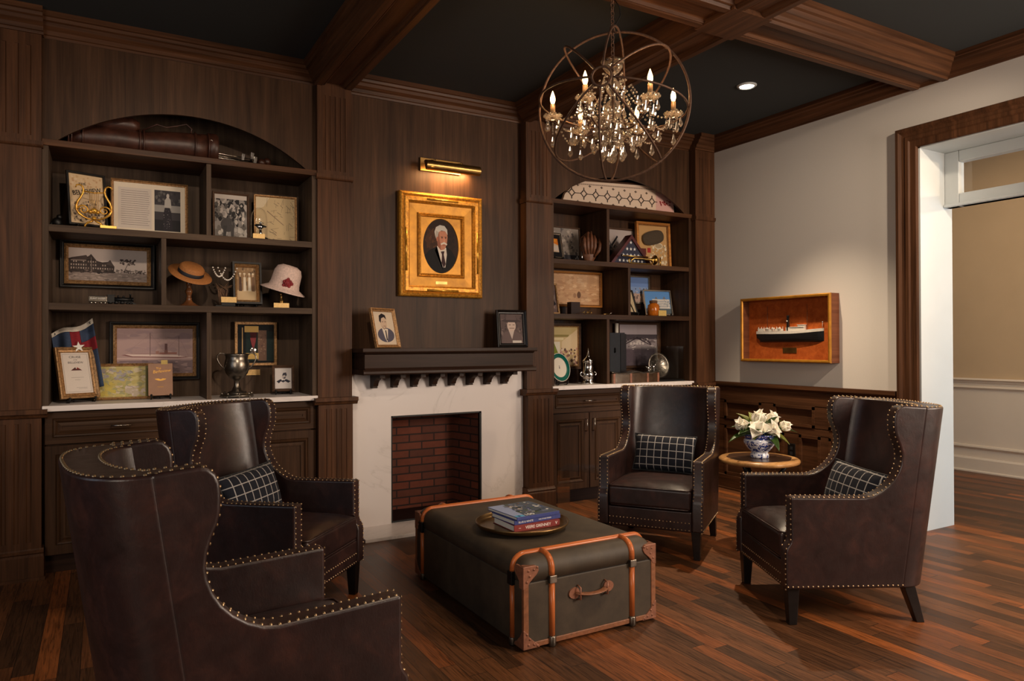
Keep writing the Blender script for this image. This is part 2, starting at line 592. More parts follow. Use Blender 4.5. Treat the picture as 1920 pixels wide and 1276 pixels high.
M = dict(
    floor=make_floor(), leather=make_leather(), marble=make_marble(), brick=make_brick(), canvas=make_canvas(),
    glass=make_glass('clear_glass'), acrylic=make_glass('clear_acrylic', (0.95, 0.96, 0.96, 1), 0.12), crystal=make_crystal(), china=make_china(),
    plaid=make_plaid('navy_windowpane_fabric'), prt=make_print(), matte=make_print('matte_print', 0.7, 0.0),
    ceiling=plain('dark_ceiling_paint', (42, 46, 47), 0.9, bump=0.05, bscale=200),
    wall=plain('greige_wall_paint', (212, 206, 198), 0.85, bump=0.06, bscale=180, var=0.02),
    white=plain('white_trim_paint', (194, 199, 199), 0.45, var=0.02, bscale=5),
    hall=plain('tan_hall_paint', (196, 168, 132), 0.8, var=0.03, bscale=3),
    hallw=plain('cream_hall_paint', (222, 206, 186), 0.6, var=0.02, bscale=3),
    nail=plain('antique_brass_nail', (178, 152, 118), 0.32, 0.85),
    leg=plain('black_stained_wood', (22, 17, 16), 0.35, var=0.3, bscale=30),
    gilt=make_gilt('gilt_plaster', (150, 96, 28), (226, 160, 56), 0.42, 70, 0.22), giltflat=make_gilt('flat_gilding', (158, 106, 32), (192, 134, 42), 0.45, 14, 0.1),
    goldframe=make_gilt('gold_leaf_moulding', (118, 86, 52), (196, 152, 104), 0.42, 90, 0.2),
    blackframe=plain('black_lacquer_frame', (20, 16, 15), 0.35, var=0.2, bscale=40),
    brownframe=wood('brown_frame_wood', (52, 36, 28), (104, 78, 60), 'x', rough=0.4),
    orangewood=wood('golden_frame_wood', (150, 92, 40), (206, 140, 72), 'x', rough=0.4),
    boxred=wood('cherry_veneer', (156, 70, 28), (206, 108, 50), 'y', rough=0.35, bands=0.1),
    boxdark=wood('cherry_box_wood', (84, 46, 30), (124, 76, 52), 'y', rough=0.4),
    brass=plain('brass', (198, 156, 82), 0.28, 1.0, bump=0.05, bscale=40), traybrass=plain('dark_aged_brass', (118, 92, 58), 0.36, 0.9, bump=0.1, bscale=14, var=0.3), brassold=plain('aged_brass', (150, 116, 66), 0.34, 0.95, bump=0.1, bscale=14, var=0.25),
    plaque=plain('engraved_brass_plate', (214, 178, 118), 0.4, 0.55, var=0.15, bscale=160),
    gold=make_gilt('polished_gold', (150, 96, 24), (232, 176, 70), 0.22, 30, 0.1),
    bronze=plain('brown_bronze', (112, 88, 68), 0.3, 0.8, bump=0.1, bscale=20, var=0.3), turned=wood('polished_turned_wood', (70, 40, 24), (130, 82, 48), 'z', rough=0.25, coat=0.5), iron=plain('rusted_iron', (92, 68, 54), 0.6, 0.55, bump=0.25, bscale=80, var=0.3),
    black=plain('black_metal', (14, 13, 13), 0.45, 0.3, var=0.2, bscale=30), steel=plain('satin_nickel', (190, 180, 168), 0.25, 1.0),
    silver=plain('silver', (214, 210, 206), 0.14, 1.0, bump=0.25, bscale=45), pewter=plain('tarnished_silver', (128, 120, 110), 0.3, 0.95, bump=0.3, bscale=26, var=0.35),
    slat=wood('orange_bent_wood', (148, 74, 36), (204, 116, 62), 'x', rough=0.32, coat=0.3), slatz=wood('orange_bent_wood_upright', (148, 74, 36), (204, 116, 62), 'z', rough=0.32, coat=0.3),
    tan=plain('tan_leather_binding', (132, 84, 56), 0.45, bump=0.1, bscale=60, var=0.25), copper=plain('worn_copper_leather', (140, 92, 70), 0.4, 0.2, bump=0.2, bscale=50, var=0.25),
    navytrim=plain('dark_charcoal', (26, 27, 32), 0.7, var=0.2, bscale=30),
    straw=plain('golden_straw', (168, 108, 56), 0.7, bump=0.5, bscale=170, var=0.2), ribbon=plain('black_ribbon', (26, 27, 34), 0.6, var=0.1, bscale=30),
    lace=plain('pale_pink_lace', (218, 190, 178), 0.9, bump=0.8, bscale=90, var=0.16), rose=plain('dark_red_silk', (128, 24, 32), 0.6, var=0.3, bscale=50),
    petal=plain('creamy_white_petal', (248, 242, 226), 0.55, var=0.03, bscale=30, Subsurface_Weight=0.1), leaf=plain('glossy_green_leaf', (58, 84, 36), 0.3, var=0.35, bscale=20),
    leafback=plain('yellow_green_leaf', (112, 116, 48), 0.45, var=0.25, bscale=20),
    tabletop=wood('honey_table_wood', (142, 100, 58), (196, 150, 96), 'x', rough=0.3, coat=0.3), inlay=wood('dark_inlay_wood', (48, 31, 20), (76, 50, 32), 'x', rough=0.3, coat=0.3),
    paper=plain('white_page_edges', (222, 216, 206), 0.9, bump=0.3, bscale=300), red=plain('dark_red_cloth', (122, 36, 32), 0.6, var=0.1, bscale=80), blue=plain('blue_book_cover', (52, 62, 122), 0.45, var=0.1, bscale=80),
    ink=plain('black_ink', (20, 18, 18), 0.7, var=0.1, bscale=80), whiteink=plain('white_print', (240, 236, 228), 0.6, var=0.02, bscale=80), goldink=plain('gold_print', (214, 160, 70), 0.4, 0.4, var=0.1, bscale=80), redink=plain('dark_red_print', (110, 40, 40), 0.7, var=0.1, bscale=80),
    greyink=plain('grey_print', (110, 104, 104), 0.7, var=0.05, bscale=80),
    kraft=plain('tan_booklet_cover', (158, 120, 96), 0.7, var=0.06, bscale=20), oldleather=plain('oxblood_leather', (62, 34, 24), 0.42, bump=0.25, bscale=22, var=0.4),
    glove=plain('worn_brown_glove_leather', (108, 66, 42), 0.5, bump=0.3, bscale=40, var=0.35), cream=plain('cream_porcelain', (232, 222, 204), 0.2, var=0.02, bscale=20), green=plain('green_glaze', (20, 96, 84), 0.2, var=0.1, bscale=30),
    amber=plain('amber_glass', (206, 112, 30), 0.15, var=0.2, bscale=30, Transmission_Weight=0.35), yellow=plain('yellow_card', (190, 160, 86), 0.6, var=0.1, bscale=60),
    pearl=plain('pearl', (232, 222, 210), 0.25, var=0.04, bscale=60), bark=plain('driftwood', (92, 66, 46), 0.8, bump=0.6, bscale=70, var=0.4),
    hullblack=plain('black_hull_paint', (20, 19, 20), 0.4, var=0.1, bscale=40), hullwhite=plain('white_ship_paint', (226, 220, 210), 0.5, var=0.05, bscale=60),
    bulb=make_emit('lit_candle_bulb', (1.0, 0.62, 0.26), 9.0), lamp=make_emit('lit_downlight_lens', (1.0, 0.93, 0.82), 12.0), tubeglow=make_emit('lit_tube_lamp', (1.0, 0.72, 0.40), 6.0),
    sleeve=plain('candle_sleeve', (150, 118, 82), 0.4, var=0.05, bscale=60), flagblue=plain('faded_blue_cloth', (52, 66, 92), 0.9, bump=0.2, bscale=200, var=0.2), flagred=plain('dark_red_cloth_flag', (134, 28, 40), 0.9, bump=0.2, bscale=200, var=0.2),
    flagwhite=plain('white_canvas_heading', (206, 196, 182), 0.9, bump=0.2, bscale=200, var=0.08), mahog=plain('mahogany_case', (78, 26, 26), 0.35, var=0.25, bscale=20), flagnavy=plain('navy_flag_cloth', (34, 36, 58), 0.85, bump=0.2, bscale=200, var=0.15),
    tweed=plain('olive_wool_cap', (70, 58, 44), 0.95, bump=0.4, bscale=220, var=0.2), textile=make_print('embroidered_textile', 0.9, 0.0),
)

# ------------------------------------------------------------------ the room
XR, YB = 4.70, 5.02            # right wall plane, back of the built-in bookcases
ZC = 3.062
b = MB().box(-2.4, 7.45, -2.8, 6.3, -0.08, 0.0)
struct(b.build('floor', M['floor']), 'dark strip wood floor of mixed brown and red planks', 'floor')
b = MB().box(-2.4, 7.45, -2.8, 6.3, ZC, ZC + 0.1)
struct(b.build('ceiling', M['ceiling']), 'dark charcoal painted coffered ceiling', 'ceiling')
b = MB().box(-2.4, XR + 0.36, YB, YB + 0.12, 0, ZC)
struct(b.build('wall_back', W['panel_z']), 'brown wood back wall behind the bookcases', 'wall')
# chimney wall with the firebox opening
FX0, FX1, FZ0, FZ1 = 1.721, 2.42, 0.03, 0.76
CF = 4.70
b = MB()
b.box(1.425, FX0, CF, YB, 0, ZC).box(FX1, 2.78, CF, YB, 0, ZC).box(FX0, FX1, CF, YB, FZ1, ZC)
struct(b.build('wall_chimney', W['panel_z']), 'tall brown wood panelling above the mantel', 'wall')
b = MB().box(-2.4, -2.3, -2.8, 5.1, 0, ZC)
struct(b.build('wall_left', W['panel_z']), 'brown panelled side wall', 'wall')
b = MB().box(-2.4, 7.45, -2.8, -2.7, 0, ZC)
struct(b.build('wall_rear', M['wall']), 'painted rear wall', 'wall')
OY0, OY1, OZ = 0.95, 2.76, 2.55
b = MB().box(XR, XR + 0.36, OY1, 5.14, 0, ZC).box(XR, XR + 0.36, OY0, OY1, OZ, ZC).box(XR, XR + 0.36, -2.8, OY0, 0, ZC)
struct(b.build('wall_right', M['wall']), 'greige painted wall beside the cased opening', 'wall')
# side window, and frames added to go with the key and fill lights
def back_window(nm, w, h, loc, rz, n):
    t = bpy.data.objects.new(nm, None)
    COL.objects.link(t)
    t.location = loc
    t.rotation_euler = (0, 0, rz)
    struct(t)
    f = MB().sweep_rect(w, h, [(0, 0), (0, -0.05), (0.07, -0.05), (0.07, 0)])
    for i in range(1, n):
        x = -w / 2 + w * i / n
        f.box(x - 0.02, x + 0.02, -0.03, 0, 0, h)
    f.box(-w / 2, w / 2, -0.03, 0, h * .5 - .02, h * .5 + .02)
    f.build('frame', M['white'], t)
    MB().box(-w / 2 + .02, w / 2 - .02, -0.012, -0.006, .02, h - .02).build('pane', M['glass'], t)
back_window('added_window_key', 1.9, 1.9, (XR, -0.9, 0.95), R(-90), 3)  # unseen frame added beside the key area light
back_window('added_window_fill', 2.2, 1.9, (-2.3, -0.5, 0.9), R(90), 3)  # unseen frame added behind the left fill area
back_window('window_4', 1.0, 1.8, (-2.3, 2.3, 0.8), R(90), 2)

# hall beyond the opening
b = MB().box(7.33, 7.45, -2.8, 6.3, 0.88, ZC)
struct(b.build('wall_hall', M['hall']), 'tan hall wall seen through the cased opening', 'wall')
b = MB().box(7.33, 7.45, -2.8, 6.3, 0, 0.88)
struct(b.build('trim_1', M['hallw']), 'cream lower wall of the hall', 'wainscot')
b = MB()
b.prism([(7.33, .905), (7.30, .905), (7.29, .89), (7.31, .875), (7.318, .86), (7.33, .86)], -2.7, 6.2, 'y')
b.prism([(7.33, .835), (7.312, .83), (7.306, .815), (7.318, .80), (7.33, .80)], -2.7, 6.2, 'y')
struct(b.build('trim_2', M['hallw']), 'cream chair rail along the hall wall', 'chair rail')
b = MB()
b.prism([(7.33, .26), (7.312, .255), (7.308, .24), (7.318, .225), (7.33, .225)], -2.7, 6.2, 'y')
b.prism([(7.33, 0), (7.29, 0), (7.29, .012), (7.306, .02), (7.306, .125), (7.316, .14), (7.33, .14)], -2.7, 6.2, 'y')
struct(b.build('baseboard_hall', M['hallw']), 'cream baseboard along the hall wall', 'baseboard')
b = MB().box(5.06, 7.45, 6.2, 6.3, 0, ZC)
struct(b.build('wall_hall_end', M['hall']), 'tan end wall of the hall', 'wall')

# cased opening: white jamb liner, transom window, walnut casing
b = MB()
b.box(XR - .004, XR + .37, OY1 - .012, OY1 + .002, 0, OZ).box(XR - .004, XR + .37, OY0, OY1, OZ - .012, OZ + .002).box(XR - .004, XR + .37, OY0 - .002, OY0 + .012, 0, OZ)
struct(b.build('door_1', M['white']), 'white jamb lining of the cased opening to the hall', 'door frame')
t = bpy.data.objects.new('window_3', None)
COL.objects.link(t)
struct(t, 'white framed transom window over the opening to the hall', 'transom window')
XT = XR + 0.28
b = MB()
b.box(XT, XT + .07, OY1 - .105, OY1 - .012, 2.165, OZ - .012).box(XT, XT + .07, OY0 + .012, OY0 + .105, 2.165, OZ - .012)
b.box(XT, XT + .07, OY0 + .105, OY1 - .105, 2.462, OZ - .012).box(XT, XT + .07, OY0 + .105, OY1 - .105, 2.165, 2.25)
b.box(XT - .02, XT + .07, OY0 + .012, OY1 - .012, 2.165, 2.185)
b.build('frame', M['white'], t, bevel=.006)
MB().box(XT + .03, XT + .034, OY0 + .1, OY1 - .1, 2.245, 2.467).build('glass', M['glass'], t)
prof = [(0.0, 0.0), (0.0, 0.016), (0.008, 0.022), (0.045, 0.022), (0.055, 0.030), (0.075, 0.030), (0.082, 0.024), (0.10, 0.027), (0.118, 0.040), (0.136, 0.040), (0.14, 0.034), (0.14, 0.0)]
b = MB()
vs, fs, n = [], [], len(prof)
for c in range(4):
    for a, d in prof:
        vs.append((XR - d, (OY1 + a) if c < 2 else (OY0 - a), 0 if c in (0, 3) else OZ - .004 + a))
for c in range(3):
    for i in range(n):
        j = (i + 1) % n
        fs.append((c * n + i, (c + 1) * n + i, (c + 1) * n + j, c * n + j))
fs += [tuple(range(n)), tuple(range(3 * n, 4 * n))]
b.add(vs, fs)
struct(b.build('trim_3', W['walnut_z']), 'moulded walnut casing around the opening to the hall', 'door casing')

# fluted walnut pilasters
def pilaster(nm, x0, x1, yl, yu, label):
    b = MB()
    def shaft(y, z0, z1, flutes=True):
        if not flutes:
            b.box(x0, x1, y, YB, z0, z1)
            return
        pts = [(x0, YB), (x0, y)]
        nfl, m = 5, 0.030
        w = (x1 - x0 - 2 * m) / nfl
        for i in range(nfl):
            c = x0 + m + w * (i + .5)
            g = w * .22
            pts += [(c - g, y), (c - g * .5, y + .0045), (c + g * .5, y + .0045), (c + g, y)]
        pts += [(x1, y), (x1, YB)]
        b.prism(pts, z0, z1, 'z')
    b.box(x0 - .012, x1 + .012, yl - .018, YB, 0, .125)
    b.prism([(yl - .018, .125), (yl - .010, .137), (yl - .016, .145), (yl - .004, .158), (yl, .165), (YB, .165), (YB, .125)], x0 - .010, x1 + .010, 'x')
    b.box(x0 - .018, x1 + .018, yl - .026, YB, 0, .016)
    shaft(yl, .165, .20, False)
    shaft(yl, .20, .835)
    shaft(yl, .835, .862, False)
    b.prism([(yl, .862), (yl - .012, .866), (yl - .022, .882), (yl - .034, .886), (yl - .034, .91), (YB, .91), (YB, .862)], x0 - .028, x1 + .028, 'x')
    shaft(yu, .91, 2.322, False)
    b.prism([(yu, 2.322), (yu - .010, 2.328), (yu - .014, 2.336), (yu - .014, 2.357), (YB, 2.357), (YB, 2.322)], x0 - .008, x1 + .008, 'x')
    shaft(yu, 2.357, 2.385, False)
    shaft(yu, 2.385, 2.87)
    shaft(yu, 2.87, ZC, False)
    struct(b.build(nm, W['walnut_z']), label, 'pilaster')
pilaster('trim_4', -0.62, -0.285, 4.60, 4.615, 'fluted walnut pilaster at the left edge of the picture')
pilaster('trim_5', 1.205, 1.43, 4.60, 4.615, 'fluted walnut pilaster on the left side of the fireplace')
pilaster('trim_6', 2.777, 3.003, 4.60, 4.615, 'fluted walnut pilaster on the right side of the fireplace')
pilaster('trim_7', 4.472, 4.70, 4.565, 4.58, 'walnut pilaster in the corner beside the greige wall')
b = MB().box(-2.3, -0.62, 4.66, YB, 0, ZC)
struct(b.build('wall_back_left', W['panel_z']), 'brown panelled wall at the far left', 'wall')

# crown mouldings: profile (projection, z)
CR = [(0.0, 2.935), (0.010, 2.935), (0.014, 2.948), (0.022, 2.952), (0.030, 2.972), (0.050, 2.990), (0.058, 3.008), (0.070, 3.014), (0.074, 3.030), (0.085, 3.034), (0.085, 3.056), (0.085, 3.07), (0.0, 3.07)]
def crown_x(nm, x0, x1, y, label):
    b = MB().prism([(y - p, z) for p, z in CR] + [(YB, 3.07), (YB, 2.935)], x0, x1, 'x')
    struct(b.build(nm, W['walnut_x']), label, 'crown moulding')
crown_x('trim_8', -0.28, 1.21, 4.662, 'walnut crown moulding above the left bookcase')
crown_x('trim_9', 1.42, 2.785, 4.70, 'walnut crown moulding above the fireplace')
crown_x('trim_10', 2.99, 4.47, 4.662, 'walnut crown moulding above the right bookcase')
crown_x('trim_11', -2.3, -0.275, 4.615, 'walnut crown moulding above the leftmost pilaster')
crown_x('trim_12', 4.462, 4.70, 4.58, 'walnut crown moulding wrapping the corner pilaster')
b = MB().prism([(XR - p, z) for p, z in CR] + [(XR + .05, 3.07), (XR + .05, 2.935)], -2.7, 4.66, 'y')
struct(b.build('trim_13', W['walnut_y']), 'walnut crown moulding along the greige wall', 'crown moulding')

# ceiling beams with recessed undersides
HALF = [(0.205, 3.07), (0.205, 3.036), (0.192, 3.032), (0.186, 3.014), (0.172, 3.008), (0.160, 2.986), (0.142, 2.968), (0.134, 2.950), (0.122, 2.946), (0.116, 2.930), (0.078, 2.930), (0.072, 2.936), (0.066, 2.934), (0.056, 2.948), (0.050, 2.952)]
def beam(nm, axis, c, a0, a1, label):
    pts = [(-u, z) for u, z in HALF] + [(u, z) for u, z in reversed(HALF)]
    b = MB()
    if axis == 'y':
        b.prism([(c + u, z) for u, z in pts], a0, a1, 'y')
    else:
        b.prism([(c + u, z) for u, z in pts], a0, a1, 'x')
    struct(b.build(nm, W['walnut_' + axis]), label, 'ceiling beam')
beam('trim_14', 'y', 1.315, -2.7, 4.64, 'walnut ceiling beam running over the left fireplace pilaster')
beam('trim_15', 'y', 2.89, -2.7, 4.64, 'walnut ceiling beam running over the right fireplace pilaster')
beam('trim_16', 'x', 2.68, 2.96, 4.70, 'walnut cross beam ending on the greige wall')
beam('trim_17', 'x', 2.68, 1.38, 2.82, 'walnut cross beam the chandelier hangs from')
beam('trim_18', 'x', 0.3, 2.96, 4.70, 'walnut cross beam near the camera on the right')

b = MB().box(2.89 - .138, 2.89 + .138, 2.68 - .138, 2.68 + .138, 2.9285, 3.05)
struct(b.build('trim_20', W['walnut_y']), 'flat walnut block where the two ceiling beams cross', 'ceiling beam')
# wainscot of the right wall
b = MB()
def wains(y0, y1):
    b.box(XR - .012, XR, y0, y1, 0.0, .90)
    b.prism([(XR, .872), (XR - .022, .876), (XR - .03, .888), (XR - .046, .892), (XR - .046, .921), (XR, .921)], y0, y1, 'y')
    b.box(XR - .024, XR, y0, y1, .765, .874)
    b.box(XR - .024, XR, y0, y1, .545, .605)
    b.box(XR - .024, XR, y0, y1, 0, .125)
    b.prism([(XR, .125), (XR - .024, .125), (XR - .034, .118), (XR - .034, .016), (XR - .046, .014), (XR - .046, 0), (XR, 0)], y0, y1, 'y')
def wpanel(y0, y1, z0, z1):
    for (a0, a1, c0, c1) in ((y0, y0 + .022, z0, z1), (y1 - .022, y1, z0, z1), (y0, y1, z0, z0 + .022), (y0, y1, z1 - .022, z1)):
        b.box(XR - .030, XR - .010, a0, a1, c0, c1)
def stile(y0, y1, z0, z1):
    b.box(XR - .024, XR, y0, y1, z0, z1)
wains(2.91, 4.56)
for y0, y1 in ((4.45, 4.56), (3.93, 4.055), (3.43, 3.55), (2.91, 3.03)):
    stile(y0, y1, .60, .77)
for y0, y1 in ((4.055, 4.45), (3.55, 3.93), (3.03, 3.43)):
    wpanel(y0, y1, .605, .765)
for y0, y1 in ((4.45, 4.56), (3.94, 4.05), (3.69, 3.83), (3.43, 3.50), (2.91, 3.03)):
    stile(y0, y1, .12, .55)
for y0, y1 in ((4.05, 4.45), (3.83, 3.94), (3.50, 3.69), (3.03, 3.43)):
    wpanel(y0, y1, .125, .545)
struct(b.build('trim_19', W['walnut_y']), 'panelled walnut wainscot with cap rail below the ship case', 'wainscot')
t = thing('outlet', 'dark wall outlet plate on the wainscot beside the round table', 'outlet', (XR - .024, 3.76, .41), R(-90))
MB().box(-.035, .035, -.006, 0, -.057, .057).build('plate', M['black'], t, bevel=.003)
s = MB()
for z in (-.02, .02):
    s.box(-.012, .012, -.008, -.005, z - .012, z + .012)
s.build('socket', M['navytrim'], t)

# ------------------------------------------------------------------ built-in cabinets and bookcases
def panel_front(w, h, fw=.055):
    """framed cabinet front, centred on x, z from 0, front face at y=-.02"""
    m = MB()
    m.sweep_rect(w, h, [(0, 0), (0, -.019), (.001, -.02), (fw - .012, -.02), (fw - .008, -.016), (fw - .004, -.022), (fw + .004, -.020), (fw + .014, -.008), (fw + .014, 0)])
    m.box(-w / 2 + fw, w / 2 - fw, -.008, 0, fw, h - fw)
    m.sweep_rect(w - 2 * fw - .03, h - 2 * fw - .03, [(0, -.006), (0, -.009), (.012, -.014), (.02, -.014), (.02, -.006)], z0=fw + .015)
    return m
def pull(parent, x, z, vertical):
    m = MB()
    L = .048
    if vertical:
        m.tube([(x, -.02, z - L), (x, -.045, z - L), (x, -.045, z + L), (x, -.02, z + L)], .0045, 8)
    else:
        m.tube([(x - L, -.02, z), (x - L, -.045, z), (x + L, -.045, z), (x + L, -.02, z)], .0045, 8)
    m.build('handle', M['steel'], parent)
def base_cabinet(x0, x1, label):
    t = thing('base_cabinet', label, 'cabinet', ((x0 + x1) / 2, 4.66, 0))
    w = x1 - x0
    m = MB()
    m.box(-w / 2, w / 2, 0.0, .33, .10, .893)
    m.box(-w / 2, w / 2, 0.05, .33, 0.0, .10)
    m.build('body', W['panel_z'], t)
    m = MB().box(-w / 2, w / 2, .034, .052, 0, .10)
    m.build('toe_kick', W['dark_x'], t)
    hw = w / 2
    for k in (0, 1):
        cx = -hw / 2 + k * hw
        d = panel_front(hw - .012, .175, .045).build('drawer', W['panel_x'], t, loc=(cx, 0, .712))
        pull(d, 0, .088, False)
        for q in (0, 1):
            dx = cx + (-1 if q == 0 else 1) * (hw / 4 - .001)
            dr = panel_front(hw / 2 - .010, .595, .06).build('door', W['panel_z'], t, loc=(dx, 0, .108))
            pull(dr, (1 if q == 0 else -1) * (hw / 4 - .038), .50, True)
    return t
base_cabinet(-0.278, 1.203, 'brown wood base cabinet under the left bookcase, behind two armchairs')
base_cabinet(3.005, 4.470, 'brown wood base cabinet under the right bookcase')
for x0, x1, lab in ((-0.283, 1.203, 'thin white stone countertop under the left bookcase'), (3.005, 4.470, 'thin white stone countertop under the right bookcase')):
    m = MB().box(x0, x1, 4.605, YB - .002, .894, .925)
    tag(m.build('countertop', M['marble'], bevel=.003), lab, 'countertop', )

def arch_pts(xa, xb, zs, rise, n=28):
    c = (xb - xa) / 2
    Rr = (c * c + rise * rise) / (2 * rise)
    a = math.asin(c / Rr)
    return [((xa + xb) / 2 + Rr * math.sin(-a + 2 * a * i / n), zs + rise - Rr + Rr * math.cos(-a + 2 * a * i / n)) for i in range(n + 1)]
def bookcase(x0, x1, xa, xb, divs, label, inner='panel'):
    t = thing('bookcase', label, 'bookcase', (0, 0, 0))
    MB().box(x0, x1, 5.0, 5.015, .925, 2.98).build('back_panel', W[inner + '_z'], t)
    for xx in (x0, x1 - .03):
        MB().box(xx, xx + .03, 4.632, 5.0, .925, 2.345).build('side_panel', W[inner + '_z'], t)
    for z0, z1, y in ((2.343, 2.378, 4.622), (1.877, 1.915, 4.632), (1.449, 1.487, 4.632)):
        MB().box(x0 + (0 if z0 > 2 else .03), x1 - (0 if z0 > 2 else .03), y, 5.0, z0, z1).build('shelf', W['walnut_x'] if z0 > 2 else W[inner + '_x'], t, bevel=.002)
    zz = ((1.915, 2.343), (1.487, 1.877), (.925, 1.449))
    for (a, c), xd in zip(zz, divs):
        MB().box(xd - .013, xd + .013, 4.636, 5.0, a, c).build('divider', W[inner + '_z'], t)
    pts = [(x0, 2.378)] + arch_pts(xa, xb, 2.378, .243) + [(x1, 2.378), (x1, 2.96), (x0, 2.96)]
    MB().prism(pts, 4.655, 4.675, 'y').build('arch_panel', W['panel_z'], t)
    return t
bookcase(-0.284, 1.204, -0.222, 1.150, (.558, .313, .558), 'built-in brown wood bookcase with arched top to the left of the fireplace', 'grey')
bookcase(3.004, 4.471, 3.052, 4.42, (3.564, 3.782, 3.560), 'built-in brown wood bookcase with arched top to the right of the fireplace')

# ------------------------------------------------------------------ fireplace
fp = thing('fireplace', 'white stone fireplace with brick firebox and dark wood mantel', 'fireplace', (2.10, 4.70, 0))
def rel(m):
    m.v = [(x - 2.10, y - 4.70, z) for x, y, z in m.v]
    return m
m = MB()
m.box(1.432, FX0, 4.672, 4.70, .02, 1.056).box(FX1, 2.774, 4.672, 4.70, .02, 1.056).box(FX0, FX1, 4.672, 4.70, FZ1, 1.056)
rel(m).build('surround', M['marble'], fp)
m = MB().box(1.436, 2.770, 4.366, 4.70, 0.0, .022)
rel(m).build('hearth', M['marble'], fp, bevel=.002)
m = MB()
bx0, bx1, by = FX0 + .075, FX1 - .075, 5.012
m.add([(FX0, 4.70, .022), (bx0, by, .022), (bx0, by, .80), (FX0, 4.70, .80)], [(0, 1, 2, 3)])
m.add([(FX1, 4.70, .022), (bx1, by, .022), (bx1, by, .80), (FX1, 4.70, .80)], [(0, 3, 2, 1)])
m.add([(bx0, by, .022), (bx1, by, .022), (bx1, by, .80), (bx0, by, .80)], [(0, 1, 2, 3)])
rel(m).build('firebox', M['brick'], fp)
m = MB().box(FX0 + .002, FX1 - .002, 4.69, 5.01, .021, .034)
rel(m).build('firebox_floor', M['black'], fp)
m = MB()
m.box(FX0 + .001, FX0 + .012, 4.68, 4.705, .03, FZ1).box(FX1 - .012, FX1 - .001, 4.68, 4.705, .03, FZ1).box(FX0, FX1, 4.68, 4.705, FZ1 - .012, FZ1 - .001)
rel(m).build('firebox_edge', M['black'], fp)
mt = MB()
MX0, MX1 = 1.434, 2.735
mt.prism([(4.70, 1.199), (4.402, 1.199), (4.412, 1.192), (4.424, 1.186), (4.426, 1.100), (4.420, 1.094), (4.414, 1.089), (4.70, 1.089)], MX0 + .02, MX1 - .02, 'x')
mt.prism([(4.70, 1.226), (4.395, 1.226), (4.395, 1.206), (4.400, 1.1995), (4.70, 1.1995)], MX0, MX1, 'x')
mt.prism([(4.70, 1.0885), (4.412, 1.0885), (4.404, 1.078), (4.402, 1.064), (4.41, 1.056), (4.70, 1.056)], MX0 + .006, MX1 - .006, 'x')
mantel = rel(mt).build('mantel_shelf', W['dark_x'], fp)
for k in range(8):
    x = 1.572 + k * .1435
    c = MB().prism([(4.672, .958), (4.618, .958), (4.618, .972), (4.604, .974), (4.598, .990), (4.576, 1.012), (4.560, 1.018), (4.545, 1.030), (4.47, 1.030), (4.47, 1.057), (4.672, 1.057)], x, x + .034, 'x')
    rel(c).build('corbel', W['dark_z'], mantel)

# ------------------------------------------------------------------ wingback armchairs
# local: front = -y, x to the viewer's right when facing the chair
HW, TH = .315, .066
def back_y(z):
    return .315 + (z - .155) * .143
SIDE = [(-.302, .163), (-.302, .325), (-.297, .347), (-.283, .368), (-.278, .385), (-.278, .570), (-.10, .567), (.055, .565), (.092, .572), (.128, .590), (.162, .615), (.188, .643), (.207, .675), (.219, .708), (.223, .737), (.220, .770), (.210, .803), (.197, .835), (.191, .862), (.190, .905), (.193, .930), (.202, .951), (.218, .966), (.238, .971)]
NAILPATH = SIDE[1:]
BD = .158          # depth over which the outside of the back curves
def back_out(w, s, z):
    """outer outline of the back, s from -1 to 1 across"""
    a = s * PI / 2
    x = w * math.copysign(abs(math.sin(a)) ** .72, s)
    return (x, back_y(z) - .095 + BD * abs(math.cos(a)) ** .72)
def back_in(s, z):
    a = s * PI / 2
    wi = HW - TH + .004
    x = wi * math.copysign(abs(math.sin(a)) ** .9, s)
    sag = .016 * math.sin(PI * min(1, max(0, (z - .45) / .5))) if z > .45 else 0
    return (x, back_y(z) - .150 + .112 * abs(math.cos(a)) ** .95 - sag * abs(math.cos(a)))
def chair_side(sx):
    pts = list(SIDE)
    zt = .962
    pts.append((back_y(zt) - .088, zt + .002))
    pts.append((back_y(.163) - .088, .163))
    m = MB()
    a, c = sx * (HW - TH), sx * HW
    m.prism(pts, min(a, c), max(a, c), 'x')
    return m
def dome(m, p, n, r=.0048):
    n = Vector(n).normalized()
    u = n.orthogonal().normalized()
    w = n.cross(u)
    p = Vector(p)
    vs = [p + n * r * .75]
    for k in range(6):
        a = 2 * PI * k / 6
        vs.append(p + (u * math.cos(a) + w * math.sin(a)) * r * .75 + n * r * .45)
    for k in range(6):
        a = 2 * PI * k / 6
        vs.append(p + (u * math.cos(a) + w * math.sin(a)) * r - n * .001)
    fs = [(0, 1 + k, 1 + (k + 1) % 6) for k in range(6)] + [(1 + k, 7 + k, 7 + (k + 1) % 6, 1 + (k + 1) % 6) for k in range(6)]
    m.add(vs, fs, None, True)
def resample(pts, d):
    P = [Vector(p) for p in pts]
    out, acc = [], 0.0
    for a, c in zip(P, P[1:]):
        L = (c - a).length
        t = acc
        while t < L:
            out.append((a + (c - a) * (t / L), (c - a).normalized()))
            t += d
        acc = t - L
    return out
